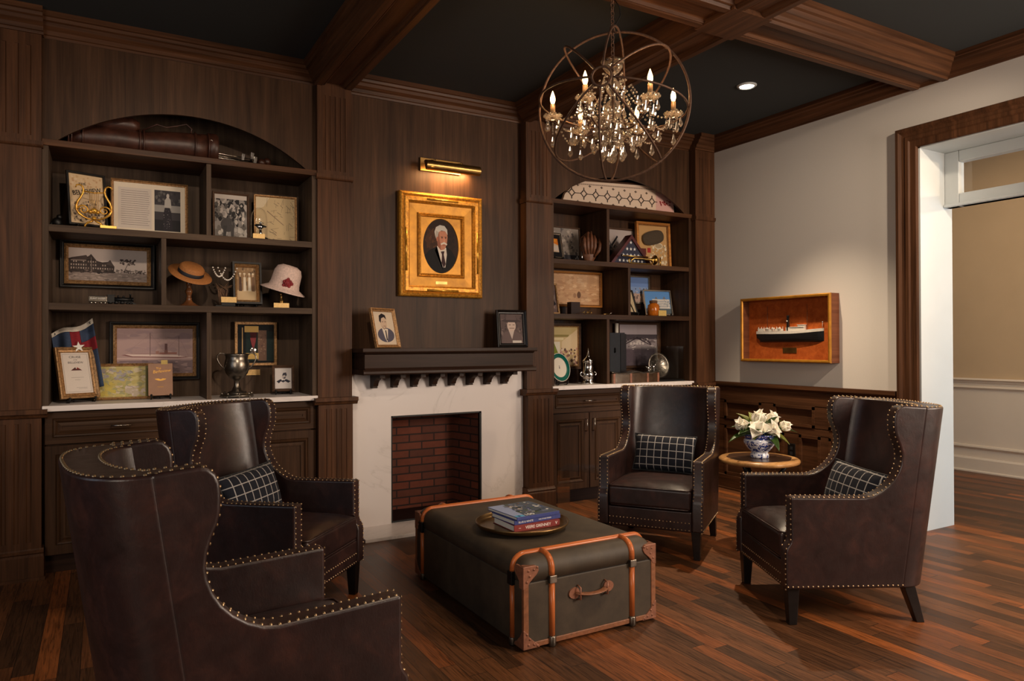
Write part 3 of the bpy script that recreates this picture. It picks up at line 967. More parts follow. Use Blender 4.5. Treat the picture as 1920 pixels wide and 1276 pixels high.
def make_chair(label, loc, rz):
    t = thing('wingback_armchair', label, 'armchair', loc, rz, 'leather wingback armchairs around the trunk')
    wings = {}
    for sx in (-1, 1):
        wings[sx] = chair_side(sx).build('wing_arm', M['leather'], t, bevel=.011, bseg=3)
    # barrel back: rounded outside and inside
    m = MB()
    zs = [.163, .30, .45, .60, .75, .88, .94, .962]
    NO, NI = 28, 20
    rows = []
    for z in zs:
        w = HW - .0005
        row = [back_out(w, -1 + 2 * k / NO, z) for k in range(NO + 1)]
        row += [back_in(1 - 2 * k / NI, z) for k in range(NI + 1)]
        rows.append([(x, y, z) for x, y in row])
    n = len(rows[0])
    vs = [p for q in rows for p in q]
    fs = []
    for i in range(len(rows) - 1):
        for k in range(n):
            k2 = (k + 1) % n
            fs.append((i * n + k, i * n + k2, (i + 1) * n + k2, (i + 1) * n + k))
    fs.append(tuple(range(n)))
    fs.append(tuple((len(rows) - 1) * n + k for k in range(n)))
    m.add(vs, fs, None, True)
    backo = m.build('backrest', M['leather'], t, bevel=.009, bseg=3)
    # seat cushion, crowned
    m = MB()
    cw, y0, y1 = HW - TH - .004, -.300, .185
    def top(u, v):
        x, y = -cw + 2 * cw * u, y0 + (y1 - y0) * v
        d = (1 - (2 * u - 1) ** 4) * (1 - (2 * v - 1) ** 6)
        return (x, y, .398 + .034 * d)
    m.grid(top, 12, 12)
    N = 13
    b0 = len(m.v)
    vs = [(-cw + 2 * cw * i / 12, y0 + (y1 - y0) * j / 12, .285) for i in range(N) for j in range(N)]
    m.add(vs, [(i * N + j, i * N + j + 1, (i + 1) * N + j + 1, (i + 1) * N + j) for i in range(12) for j in range(12)], None, True)
    ring = [(i, 0) for i in range(N)] + [(12, j) for j in range(1, N)] + [(i, 12) for i in range(11, -1, -1)] + [(0, j) for j in range(11, 0, -1)]
    for q in range(len(ring)):
        i, j = ring[q]
        i2, j2 = ring[(q + 1) % len(ring)]
        m.f.append((i * N + j, i2 * N + j2, b0 + i2 * N + j2, b0 + i * N + j))
        m.c.append(None)
        m.sm.append(True)
    cush = m.build('seat_cushion', M['leather'], t, bevel=.016, bseg=3)
    m = MB()
    for z in (.399, .287):
        m.tube([(-cw + .006, y1 - .05, z), (-cw + .003, y0 + .02, z), (-cw + .02, y0 + .002, z), (cw - .02, y0 + .002, z), (cw - .003, y0 + .02, z), (cw - .006, y1 - .05, z)], .0038, 6)
    m.build('piping', M['leather'], cush)
    # front rail
    m = MB().box(-HW + TH, HW - TH, -.296, .20, .160, .278)
    railo = m.build('front_rail', M['leather'], t, bevel=.008, bseg=2)
    # legs
    for sx in (-1, 1):
        for back in (0, 1):
            m = MB()
            x1 = sx * (HW - .045)
            if back:
                yt, yb_, s0, s1 = back_y(.163) - .05, back_y(.163) + .002, .026, .018
            else:
                yt, yb_, s0, s1 = -.262, -.262, .027, .018
            xb = x1 + sx * .004
            vs = [(x1 + a * s0, yt + c * s0, .164) for a, c in ((-1, -1), (1, -1), (1, 1), (-1, 1))] + [(xb + a * s1, yb_ + c * s1, .0) for a, c in ((-1, -1), (1, -1), (1, 1), (-1, 1))]
            m.add(vs, [(0, 1, 2, 3), (4, 5, 6, 7), (0, 1, 5, 4), (1, 2, 6, 5), (2, 3, 7, 6), (3, 0, 4, 7)])
            m.build('leg', M['leg'], t, bevel=.003)
    # nailhead trim
    for sx in (-1, 1):
        for xo in (.010, TH - .010):
            m = MB()
            for p, d in resample((NAILPATH[1:] if xo > .03 else [SIDE[0]] + NAILPATH) + [(.36, .966)], .0225):
                dome(m, (sx * (HW - xo), p[0], p[1]), (0, -d[1], d[0]))
            m.build('nailhead_trim', M['nail'], wings[sx])
        m = MB()
        L = back_y(.172) - .09
        k = -.295
        while k < L:
            dome(m, (sx * HW, k, .176), (sx, 0, 0))
            k += .0225
        m.build('nailhead_trim', M['nail'], wings[sx])
    for f, d in ((lambda s: back_out(HW - .010, s, .9), -.010), (lambda s: back_in(s, .962), .010)):
        m = MB()
        P2 = []
        for k in range(81):
            s = -1 + k / 40
            x, y = f(s)
            if d < 0:
                y += back_y(.962) - back_y(.9) - .008
            else:
                y += .011
            P2.append((x, y))
        for q, dd in resample(P2, .0225):
            dome(m, (q[0], q[1], .963), (0, 0, 1))
        m.build('nailhead_trim', M['nail'], backo)
    m = MB()
    for z in (.173, .214):
        m = MB()
        k = -HW + TH + .010
        while k < HW - TH:
            dome(m, (k, -.296, z), (0, -1, 0))
            k += .0215
        m.build('nailhead_trim', M['nail'], railo)
    return t
ch = make_chair('dark brown leather wingback armchair nearest the camera, back and outer arm turned this way', (.399, 2.122, 0), R(95.9))
CHAIRS = [ch]
for loc, a, lab in (((.716, 3.499, 0), 46.9, 'dark brown leather wingback armchair in front of the left bookcase cabinet'),
                    ((3.034, 3.427, 0), -54.5, 'brown leather wingback armchair in front of the right bookcase, seen from its front'),
                    ((3.025, 2.272, 0), -117.5, 'dark brown leather wingback armchair beside the cased opening, its outer side showing')):
    c = copy_tree(ch)
    c.location = loc
    c.rotation_euler = (0, 0, R(a))
    c['label'] = lab
    CHAIRS.append(c)

# lumbar pillows
def make_pillow(label, chair, off, tilt=14, roll=0, yawd=0):
    w, h, d = .40, .235, .055
    m = MB()
    def fn(sgn):
        def g(u, v):
            a, c = 2 * u - 1, 2 * v - 1
            k = (max(0, 1 - abs(a) ** 2.6) * max(0, 1 - abs(c) ** 2.6)) ** .5
            pin = 1 - .05 * (1 - abs(a) ** 2) * abs(c) ** 4
            pin2 = 1 - .07 * (1 - abs(c) ** 2) * abs(a) ** 4
            return (a * w / 2 * pin2, sgn * d * k, c * h / 2 * pin + h / 2)
        return g
    m.grid(fn(-1), 16, 12).grid(fn(1), 16, 12)
    loc = chair.matrix_basis @ Vector(off) if False else None
    a = chair.rotation_euler.z
    o = Vector(off)
    x = chair.location.x + math.cos(a) * o.x - math.sin(a) * o.y
    y = chair.location.y + math.sin(a) * o.x + math.cos(a) * o.y
    p = m.build('lumbar_pillow', M['plaid'], None)
    p.rotation_mode = 'XYZ'
    p.rotation_euler = (R(-tilt), R(roll), a + R(yawd))
    p.location = (x, y, o.z)
    me = p.data
    bm = bmesh.new(); bm.from_mesh(me)
    bmesh.ops.remove_doubles(bm, verts=bm.verts, dist=.0008)
    bm.to_mesh(me); bm.free()
    tag(p, label, 'pillow', 'navy windowpane lumbar pillows on the armchairs')
    e = MB()
    rim = []
    for k in range(64):
        s = k / 64 * 4
        q = int(s)
        f = s - q
        u, v = ((f, 0), (1, f), (1 - f, 1), (0, 1 - f))[q]
        g = fn(1)(u, v)
        rim.append((g[0], 0, g[2]))
    e.tube(rim, .004, 5, closed=True)
    e.build('piping', M['navytrim'], p)
    return p
make_pillow('navy and white windowpane lumbar pillow on the armchair facing out before the right bookcase', CHAIRS[2], (-.005,0.097, .432), 16, 1)
make_pillow('navy windowpane lumbar pillow on the armchair beside the cased opening', CHAIRS[3], (.045,0.107, .432), 18, 2, 6)
make_pillow('navy windowpane lumbar pillow on the armchair before the left bookcase', CHAIRS[1], (.0,0.097, .432), 17, -3, -4)
make_pillow('blue windowpane lumbar pillow mostly hidden in the armchair nearest the camera', CHAIRS[0], (-.045, .165, .425), 14)

# ------------------------------------------------------------------ steamer trunk table
TX0, TX1, TY0, TY1, TZ = 1.482, 2.172, 2.495, 3.64, .372
tr = thing('trunk', 'low dark canvas steamer trunk with orange wood slats used as coffee table', 'trunk', ((TX0 + TX1) / 2, (TY0 + TY1) / 2, 0))
tcx, tcy = (TX0 + TX1) / 2, (TY0 + TY1) / 2
def trel(m):
    m.v = [(x - tcx, y - tcy, z) for x, y, z in m.v]
    return m
def rrect(x0, x1, y0, y1, r, n=5):
    out = []
    for cx, cy, a0 in ((x1 - r, y0 + r, -90), (x1 - r, y1 - r, 0), (x0 + r, y1 - r, 90), (x0 + r, y0 + r, 180)):
        for k in range(n + 1):
            a = R(a0 + 90 * k / n)
            out.append((cx + r * math.cos(a), cy + r * math.sin(a)))
    return out
SEAM = .278
trel(MB().prism(rrect(TX0, TX1, TY0, TY1, .018), .014, SEAM - .0015, 'z')).build('body', M['canvas'], tr, bevel=.006)
m = MB()
NS = 6
rows = [(0.0, SEAM + .0015)] + [(.055 * (1 - math.cos(PI / 2 * k / NS)), TZ - .055 + .055 * math.sin(PI / 2 * k / NS)) for k in range(NS + 1)]
for ins, z in rows:
    pass
ps = []
for ins, z in rows:
    ps.append([(x, y, z) for x, y in rrect(TX0 + ins, TX1 - ins, TY0 + ins, TY1 - ins, max(.018, .05 - ins * .6))])
n = len(ps[0])
vs = [p for q in ps for p in q]
fs = [(i * n + k, i * n + (k + 1) % n, (i + 1) * n + (k + 1) % n, (i + 1) * n + k) for i in range(len(ps) - 1) for k in range(n)]
fs += [tuple(range(n)), tuple((len(ps) - 1) * n + k for k in range(n))]
m.add(vs, fs, None, True)
lid = trel(m).build('lid', M['canvas'], tr)
for p in lid.data.polygons[-2:]:
    p.use_smooth = False
trel(MB().box(TX0 + .004, TX1 - .004, TY0 + .004, TY1 - .004, SEAM - .003, SEAM + .003)).build('seam', M['navytrim'], tr)
def slat_path(y, lo, hi):
    r = .055
    P = [(TX0, y, lo)] if lo < SEAM else [(TX0, y, lo)]
    P.append((TX0, y, TZ - r))
    for k in range(1, 6):
        a = PI / 2 * k / 6
        P.append((TX0 + r - r * math.cos(a), y, TZ - r + r * math.sin(a)))
    P.append((TX0 + r, y, TZ)); P.append((TX1 - r, y, TZ))
    for k in range(1, 6):
        a = PI / 2 * k / 6
        P.append((TX1 - r + r * math.sin(a), y, TZ - r + r * math.cos(a)))
    P += [(TX1, y, TZ - r), (TX1, y, hi)]
    return P
RY = (2.585, 3.545)
for y in RY:
    trel(MB().tube(slat_path(y, SEAM + .012, SEAM + .012), .0135, 8)).build('slat', M['slat'], tr)
    for x in (TX0, TX1):
        trel(MB().tube([(x, y, SEAM - .012), (x, y, .02)], .0135, 8)).build('slat', M['slatz'], tr)
        mm = MB().box(x - .017, x + .017, y - .019, y + .019, SEAM - .026, SEAM + .03)
        trel(mm).build('latch', M['black'], tr, bevel=.003)
        mm = MB().lathe([(.0145, .0), (.0165, .006), (.0165, .03), (.0145, .034)], 10, c=(x, y, 0))
        trel(mm).build('slat_foot', M['pewter'], tr)
r = .055
for x in (1.617, 2.04):
    for ye, yr, s in ((TY0, RY[0], 1), (TY1, RY[1], -1)):
        P = [(x, yr, TZ), (x, ye + s * r, TZ)]
        for k in range(1, 6):
            a = PI / 2 * k / 6
            P.append((x, ye + s * (r - r * math.sin(a)), TZ - r + r * math.cos(a)))
        P += [(x, ye, TZ - r), (x, ye, SEAM + .014)]
        trel(MB().tube(P, .0135, 8)).build('slat', M['slat'], tr)
        trel(MB().tube([(x, ye, SEAM - .014), (x, ye, .03)], .0135, 8)).build('slat', M['slatz'], tr)
        trel(MB().box(x - .018, x + .018, ye - .016, ye + .016, SEAM - .016, SEAM + .016)).build('clasp', M['pewter'], tr, bevel=.003)
        trel(MB().lathe([(.0145, .0), (.017, .006), (.017, .04), (.0145, .044)], 10, c=(x, ye - s * .002, 0))).build('slat_foot', M['pewter'], tr)
# tan leather binding along the ends
for ye, s in ((TY0, 1), (TY1, -1)):
    m = MB()
    yy = ye - s * .0035
    m.box(TX0 + .03, TX1 - .03, min(ye - s * .004, ye + s * .02), max(ye - s * .004, ye + s * .02), .012, .034)
    for x in (TX0, TX1):
        xx0, xx1 = (x - .0035, x + .022) if x == TX0 else (x - .022, x + .0035)
        m.box(xx0, xx1, min(ye - s * .004, ye + s * .012), max(ye - s * .004, ye + s * .012), .03, SEAM + .01)
    trel(m).build('binding', M['tan'], tr, bevel=.003)
# riveted corner caps
def cap_pts(sx, up):
    if up < 0:
        o = [(0, 0), (.070, 0), (.084, .010), (.087, .026), (.076, .044), (.056, .060), (.036, .078), (.024, .100), (.0, .108)]
    else:
        o = [(0, 0), (.092, 0), (.088, .012), (.060, .032), (.034, .056), (.016, .084), (0, .092)]
    return [(sx * x * .86, up * z * .86) for x, z in o]
for ye, s in ((TY0, 1), (TY1, -1)):
    for x, sx in ((TX0, 1), (TX1, -1)):
        for z, up in ((.010, 1), (TZ - .026, -1)):
            m = MB()
            inset = .0 if up > 0 else .008
            y0 = ye - s * .0055
            y1 = ye + s * (.004 if up > 0 else .03)
            m.prism([(x - sx * .005 + a, z + c) for a, c in cap_pts(sx, up)], min(y0, y1), max(y0, y1), 'y')
            m.prism([(ye - s * .005 + s * a * sx * (1 if sx > 0 else -1), z + c) for a, c in cap_pts(1, up)], min(x - sx * .0055, x + sx * .004), max(x - sx * .0055, x + sx * .004), 'x')
            cap = trel(m).build('corner_cap', M['copper'], tr, bevel=.0025)
            m = MB()
            for a, c in ((.020, .018), (.046, .016), (.026, .040), (.012, .062), (.062, .008)):
                dome(m, (x + sx * a, y0, z + up * c), (0, -s, 0), .006)
            trel(m).build('rivet', M['copper'], cap)
# handle on the near end
m = MB()
hx, hz = (1.717 + 1.919) / 2, .199
P = []
for k in range(13):
    u = -1 + k / 6
    P.append((hx + u * .082, TY0 - .004 - .026 * (1 - abs(u) ** 2.5), hz - .006 * (1 - u * u)))
m.tube(P, .016, 8, rz=.28)
h = trel(m).build('handle', M['tan'], tr)
m = MB()
for sx in (-1, 1):
    c = (hx + sx * .085, hz)
    pts = [(c[0] + .026 * math.cos(2 * PI * k / 16) * (1.25 if math.cos(2 * PI * k / 16) * sx > 0 else .8), c[1] + .024 * math.sin(2 * PI * k / 16)) for k in range(16)]
    m.prism(pts, TY0 - .006, TY0, 'y')
    m.tube([(c[0] - sx * .014, TY0 - .002, hz - .030), (c[0] - sx * .014, TY0 - .024, hz - .024), (c[0] - sx * .014, TY0 - .024, hz + .024), (c[0] - sx * .014, TY0 - .002, hz + .030)], .004, 6)
trel(m).build('mount', M['copper'], h)
# buckled strap ends at the far end show over the lid
m = MB().tube([(1.83 - .08, TY1 + .008, .25), (1.83 - .05, TY1 + .035, .262), (1.83 + .05, TY1 + .035, .262), (1.83 + .08, TY1 + .008, .25)], .014, 8, rz=.4)
trel(m).build('handle', M['tan'], tr)

# tray and books
m = MB().lathe([(.0, .003), (.19, .003), (.205, .004), (.213, .012), (.218, .024), (.223, .025), (.221, .016), (.212, .003), (.20, 0), (0, 0)], 56, cap=False)
tag(m.build('tray', M['traybrass'], loc=(1.742, 2.945, TZ + .0135)), 'round aged brass tray on the trunk', 'tray')
def book(label, x0, x1, y0, y1, z, h, cover, rot=0):
    cx, cy = (x0 + x1) / 2, (y0 + y1) / 2
    w, d = (x1 - x0) / 2, (y1 - y0) / 2
    t = thing('book', label, 'book', (cx, cy, z), R(rot), 'stack of books on the brass tray')
    m = MB()
    m.box(-w, w, -d, d, 0, .0025).box(-w, w, -d, d, h - .0025, h).box(-w, w, -d - .001, -d + .003, 0, h)
    cv = m.build('cover', cover, t, bevel=.0008)
    MB().box(-w + .004, w - .004, -d + .003, d - .004, .0025, h - .0025).build('pages', M['paper'], t)
    return t, w, d
zt = TZ + .0135 + .0035
t, w, d = book('thick dark red book at the bottom of the stack on the brass tray', 1.636, 1.886, 2.838, 3.038, zt, .030, M['red'], 0)
text('lettering', 'VEERE GRENNEY', .019, M['whiteink'], t, (.005, -d - .0012, .0145), sx=.98)
text('lettering', '~', .02, M['whiteink'], t, (-.095, -d - .0012, .0155))
text('lettering', 'V', .02, M['whiteink'], t, (.105, -d - .0012, .0155))
t, w, d = book('blue book in the middle of the stack on the brass tray', 1.634, 1.896, 2.848, 3.052, zt + .0302, .021, M['blue'], 3)
text('lettering', 'BLUE & WHITE', .0125, M['whiteink'], t, (-.068, -d - .0012, .010))
text('lettering', 'AND OTHER STORIES', .0075, M['whiteink'], t, (.04, -d - .0012, .010))
t, w, d = book('pictorial blue and grey book topmost on the brass tray', 1.640, 1.884, 2.842, 3.10, zt + .0514, .015, M['blue'], 4)
m = MB()
def q(x0, y0, x1, y1, c, l):
    m.add([(x0, y0, .0152 + l), (x1, y0, .0152 + l), (x1, y1, .0152 + l), (x0, y1, .0152 + l)], [(0, 1, 2, 3)], lin(c))
q(-w + .001, -d + .001, w - .001, d - .001, (152, 164, 196), 0)
m.add([(-w + .05, -d + .002, .01535), (w - .002, -d + .002, .01535), (w - .002, d - .002, .01535), (-w + .09, d - .002, .01535)], [(0, 1, 2, 3)], lin((84, 92, 104)))
rb = random.Random(3)
for k in range(90):
    x, y = rb.uniform(-w + .07, w - .012), rb.uniform(-d + .04, d - .012)
    s = rb.uniform(.004, .014)
    c = rb.choice([(48, 58, 50), (86, 100, 72), (170, 160, 150), (110, 118, 140), (214, 210, 204), (64, 76, 116), (110, 84, 72)])
    pts = [(x + s * math.cos(a) * rb.uniform(.5, 1.3), y + s * math.sin(a) * rb.uniform(.5, 1.3), .0154 + k * 2e-6) for a in [2 * PI * i / 6 for i in range(6)]]
    m.add(pts, [tuple(range(6))], lin(c))
q(-w + .004, -d + .004, -w + .05, -d + .032, (92, 170, 210), .0003)
q(-w + .018, -d + .008, -w + .030, -d + .028, (24, 70, 110), .0004)
m.build('cover_picture', M['prt'], t)
text('lettering', '100', .038, M['whiteink'], t, (-.038, -d + .022, .0157), rot=(0, 0, 0))

# ------------------------------------------------------------------ round side table, china bowl, magnolias
st = thing('side_table', 'round honey wood side table on dark curved legs between the right armchairs', 'table', (3.55, 3.10, 0), R(12))
m = MB().lathe([(0, .505), (.19, .505), (.222, .508), (.238, .514), (.243, .522), (.241, .531), (.232, .538), (.222, .5405), (0, .5405)], 56, cap=False)
m.build('tabletop', M['tabletop'], st)
m = MB()
m.lathe([(0, .5412), (.168, .5412), (.172, .5408)], 8, cap=False, smooth=False)
pts = []
for k in range(48):
    a = 2 * PI * k / 48
    rr = .185 + .012 * abs(math.cos(4 * a))
    pts.append((rr * math.cos(a), rr * math.sin(a)))
m.prism(pts, .540, .5414, 'z')
m.build('inlay', M['inlay'], st)
m = MB().lathe([(.05, .49), (.075, .50), (.075, .506), (0, .506)], 20, cap=False)
m.lathe([(0, .14), (.02, .145), (.03, .165), (.022, .19), (.0, .20)], 14, cap=False)
m.build('hub', M['black'], st)
for k in range(3):
    a = 2 * PI * k / 3 + R(178)
    P = []
    for z, rr in ((.502, .165), (.46, .135), (.40, .085), (.33, .045), (.25, .022), (.17, .02), (.11, .045), (.06, .11), (.025, .185), (.010, .235), (.014, .248)):
        P.append((rr * math.cos(a), rr * math.sin(a), z))
    MB().tube(P, [.012] * 9 + [.010, .008], 8).build('leg', M['black'], st)
vx, vy, vz = 3.545, 3.09, .5415
m = MB().lathe([(0, 0), (.052, 0), (.056, .006), (.055, .022), (.048, .030), (.052, .038), (.072, .058), (.090, .082), (.096, .100), (.094, .110), (.086, .116), (.092, .128), (.100, .140), (.101, .146), (.095, .144), (.086, .128), (.078, .115), (.078, .10), (0, .09)], 40, cap=False)
tag(m.build('china_bowl', M['china'], loc=(vx, vy, vz)), 'blue and white china bowl on the round side table', 'bowl')
fl = thing('flower_arrangement', 'white magnolia blooms with green leaves in the blue and white bowl', 'flowers', (vx, vy, vz + .11))
def petal(m, base, dirv, up, L, Wd, cup):
    d = Vector(dirv).normalized()
    u = Vector(up)
    u = (u - d * u.dot(d)).normalized()
    s = d.cross(u)
    def fn(a, c):
        t = a
        wdt = Wd * math.sin(PI * min(1, .12 + .88 * t) ** .75) * (1 if t < .999 else .2)
        x = (c - .5) * 2
        p = Vector(base) + d * (L * t) + u * (cup * (t ** 2 - .9 * t) * L * -1 + .35 * wdt * x * x) + s * wdt * x * .5
        return tuple(p)
    m.grid(fn, 8, 6)
rf = random.Random(11)
def bloom(c, axis, size, openn, n=7):
    m = MB()
    ax = Vector(axis).normalized()
    o = ax.orthogonal().normalized()
    q = ax.cross(o)
    for k in range(n):
        a = 2 * PI * k / n + rf.uniform(-.2, .2)
        rad = o * math.cos(a) + q * math.sin(a)
        f = openn * rf.uniform(.75, 1.2) * (1 if k % 2 else .6)
        petal(m, Vector(c), ax * (1 - f * .6) + rad * f, ax - rad * .4, size * rf.uniform(.85, 1.1), size * .95, .42)
    o_ = m.build('bloom', M['petal'], fl)
    s = o_.modifiers.new('sol', 'SOLIDIFY')
    s.thickness = .0015
# right and depth axes as the chair group sees them
bx = Vector((.868, -.498, 0))
by_ = Vector((.498, .868, 0))
def at(r, dpt, z):
    return bx * r + by_ * dpt + Vector((0, 0, z))
bloom(at(-.105, -.01, .070), at(-.45, -.5, .75), .078, .50)
bloom(at(-.03, -.055, .055), at(-.25, -.75, .6), .092, .8)
bloom(at(.0, .01, .10), at(.02, -.15, 1), .088, .38)
bloom(at(.035, -.05, .06), at(.45, -.6, .25), .085, .7)
bloom(at(.075, .02, .10), at(.35, -.1, .8), .078, .5)
bloom(at(.125, -.035, .070), at(.55, -.45, .55), .066, .40)
def leaf(base, dirv, L, Wd, mat):
    m = MB()
    petal(m, base, dirv, (0, 0, 1), L, Wd, .3)
    o_ = m.build('leaf', mat, fl)
    s = o_.modifiers.new('sol', 'SOLIDIFY')
    s.thickness = .001
for a, z, L, el, mt in ((-172, .03, .15, -.25, 'leaf'), (-150, .04, .13, .05, 'leaf'), (-120, .03, .10, -.1, 'leafback'), (-60, .03, .12, -.75, 'leaf'), (-35, .035, .13, -.35, 'leafback'), (-10, .045, .16, .05, 'leaf'), (20, .05, .13, .5, 'leaf'),
                        (60, .06, .12, .9, 'leaf'), (100, .06, .12, 1.2, 'leafback'), (135, .06, .13, .9, 'leafback'), (170, .05, .12, .2, 'leaf'), (-95, .035, .09, .3, 'leaf'), (40, .04, .12, .35, 'leafback'), (150, .05, .10, 1.1, 'leaf')):
    d = at(math.cos(R(a)), math.sin(R(a)), 0)
    leaf(d * .045 + Vector((0, 0, z)), d + Vector((0, 0, el)), L * 1.12, .068, M[mt])
leaf(at(.05, -.06, .09), at(.2, -.35, .5), .085, .055, M['leaf'])

# clear acrylic stand beside the chair
ac = thing('acrylic_table', 'clear acrylic side table beside the armchair before the right bookcase', 'table', (2.845, 3.985, 0), R(-54.5))
m = MB()
m.box(-.15, .15, -.12, .12, .398, .408).box(-.15, -.142, -.12, .12, 0, .398).box(.142, .15, -.12, .12, 0, .398)
m.build('panel', M['acrylic'], ac)

# ------------------------------------------------------------------ ship model case on the right wall
cy0, cy1, cz0, cz1, cd = 3.355, 4.20, 1.103, 1.617, .10
# local frame: x along the wall (towards the camera), -y out of the wall
bc = thing('ship_case', 'gold edged wooden shadow box with a ship model on the greige wall', 'shadow box', (XR, (cy0 + cy1) / 2, cz0), R(-90))
cw_, chh = cy1 - cy0, cz1 - cz0
m = MB().sweep_rect(cw_, chh, [(0, 0), (0, -cd + .008), (.014, -cd + .008), (.014, 0)])
m.build('case', M['boxdark'], bc)
m = MB().sweep_rect(cw_, chh, [(-.001, -cd + .010), (-.001, -cd), (.006, -cd - .006), (.018, -cd - .004), (.022, -cd + .006), (.022, -cd + .010)])
m.build('rim', M['giltflat'], bc)
MB().box(-cw_ / 2 + .012, cw_ / 2 - .012, -.014, -.002, .012, chh - .012).build('back_panel', M['boxred'], bc)
m = MB().box(-.068, .062, -.018, -.013, .070, .112)
pq = m.build('name_plate', M['brassold'], bc, bevel=.001)
# local +x runs towards smaller world Y, i.e. to the right as seen from the room
sh = thing('model_ship', 'half model steamship with black hull and white deck inside the shadow box', 'model ship', (XR - .0145, (cy0 + cy1) / 2, cz0 + .155), R(-90))
m = MB()
nst = 14
rows = []
for i in range(nst + 1):
    u = i / nst
    x = -.315 + .62 * u
    bw = .036 * (math.sin(PI * min(1, .10 + u * .92)) ** .5)
    keel = .0 if .07 < u < .97 else (.03 if u <= .07 else .008)
    sheer = .088 + .022 * max(0, u - .55) ** 1.3 * 2.2 + .010 * max(0, .25 - u)
    row = []
    for q_ in range(7):
        a = PI / 2 * q_ / 6
        row.append((x, -bw * math.sin(a) ** .6 if q_ else 0, keel + (sheer - .022 - keel) * (1 - math.cos(a))))
    rows.append(row)
vs = [p for r_ in rows for p in r_]
fs = [(i * 7 + k, (i + 1) * 7 + k, (i + 1) * 7 + k + 1, i * 7 + k + 1) for i in range(nst) for k in range(6)]
fs += [tuple(range(7)), tuple(nst * 7 + k for k in range(7)), tuple(i * 7 + 6 for i in range(nst + 1)) + tuple(i * 7 for i in range(nst, -1, -1))]
m.add(vs, fs)
m.box(-.29, -.282, -.006, -.001, 0, .03)
m.build('hull', M['hullblack'], sh)
m = MB()
for i in range(nst):
    a, c = rows[i][6], rows[i + 1][6]
    m.add([(a[0], a[1] - .001, a[2]), (c[0], c[1] - .001, c[2]), (c[0], c[1] - .001, c[2] + .022), (a[0], a[1] - .001, a[2] + .022), (a[0], 0, a[2]), (c[0], 0, c[2]), (c[0], 0, c[2] + .022), (a[0], 0, a[2] + .022)],
          [(0, 1, 2, 3), (3, 2, 6, 7), (0, 3, 7, 4), (1, 5, 6, 2), (4, 7, 6, 5), (0, 4, 5, 1)])
m.build('bulwark', M['hullwhite'], sh)
m = MB()
m.box(-.02, .15, -.026, -.001, .088, .116).box(.02, .145, -.03, -.001, .116, .120).box(.09, .15, -.024, -.001, .116, .132).box(.085, .155, -.028, -.001, .132, .136)
m.box(-.30, -.24, -.02, -.001, .09, .112).box(-.22, -.15, -.024, -.001, .09, .104).box(-.13, -.06, -.024, -.001, .09, .106)
for x in (-.30, -.27, -.245, -.215, -.19, -.16, -.12, -.09, -.06):
    m.box(x - .002, x + .002, -.012, -.008, .09, .124)
for k in range(3):
    m.tube([(-.215 + k * .06, -.03, .110), (-.185 + k * .06, -.03, .110)], .006, 6)
m.tube([(.30, -.012, .10), (.302, -.012, .15)], .0018, 5)
m.ball((.302, -.012, .15), .005, 6, 4)
m.build('superstructure', M['hullwhite'], sh)
m = MB().lathe([(.009, .088), (.011, .09), (.0095, .20), (.011, .203), (.011, .210), (.0, .210)], 12, c=(-.005, -.018, 0))
fn_ = m.build('funnel', M['hullblack'], sh)
MB().ball((-.005, -.030, .165), .006, 8, 5, sc=(1, .4, 1)).build('emblem', M['hullwhite'], fn_)
m = MB()
for x in (-.205, .17):
    m.tube([(x, -.016, .09), (x, -.016, .29)], .0016, 5)
m.build('mast', M['bark'], sh)

# ------------------------------------------------------------------ framed pictures
class Pic:
    def __init__(s, w, h, y, z0):
        s.m, s.w, s.h, s.y, s.z0, s.k = MB(), w, h, y, z0, 0
        s.r = random.Random(int(w * 1e4) + int(h * 1e3))
    def P(s, x, z):
        return (-s.w / 2 + x * s.w, s.y - s.k * 4e-6, s.z0 + z * s.h)
    def poly(s, pts, c):
        s.k += 1
        s.m.add([s.P(x, z) for x, z in pts], [tuple(range(len(pts)))], lin(c))
        return s
    def rect(s, x0, z0, x1, z1, c):
        return s.poly([(x0, z0), (x1, z0), (x1, z1), (x0, z1)], c)
    def ell(s, cx, cz, rx, rz, c, n=20):
        return s.poly([(cx + rx * math.cos(2 * PI * k / n), cz + rz * math.sin(2 * PI * k / n)) for k in range(n)], c)
    def blobs(s, n, x0, z0, x1, z1, sz, cols, asp=1.0):
        for _ in range(n):
            x, z, q = s.r.uniform(x0, x1), s.r.uniform(z0, z1), s.r.uniform(.4, 1) * sz
            pts = [(min(1, max(0, x + q * asp * math.cos(a) * s.r.uniform(.5, 1.2))), min(1, max(0, z + q * math.sin(a) * s.r.uniform(.5, 1.2)))) for a in [2 * PI * k / 6 for k in range(6)]]
            s.poly(pts, s.r.choice(cols))
        return s
    def lines(s, n, x0, z0, x1, z1, th, c, jit=.15):
        for k in range(n):
            z = z1 - (z1 - z0) * (k + .5) / n
            s.rect(x0, z - th / 2, x1 - s.r.uniform(0, jit) * (x1 - x0), z + th / 2, c)
        return s

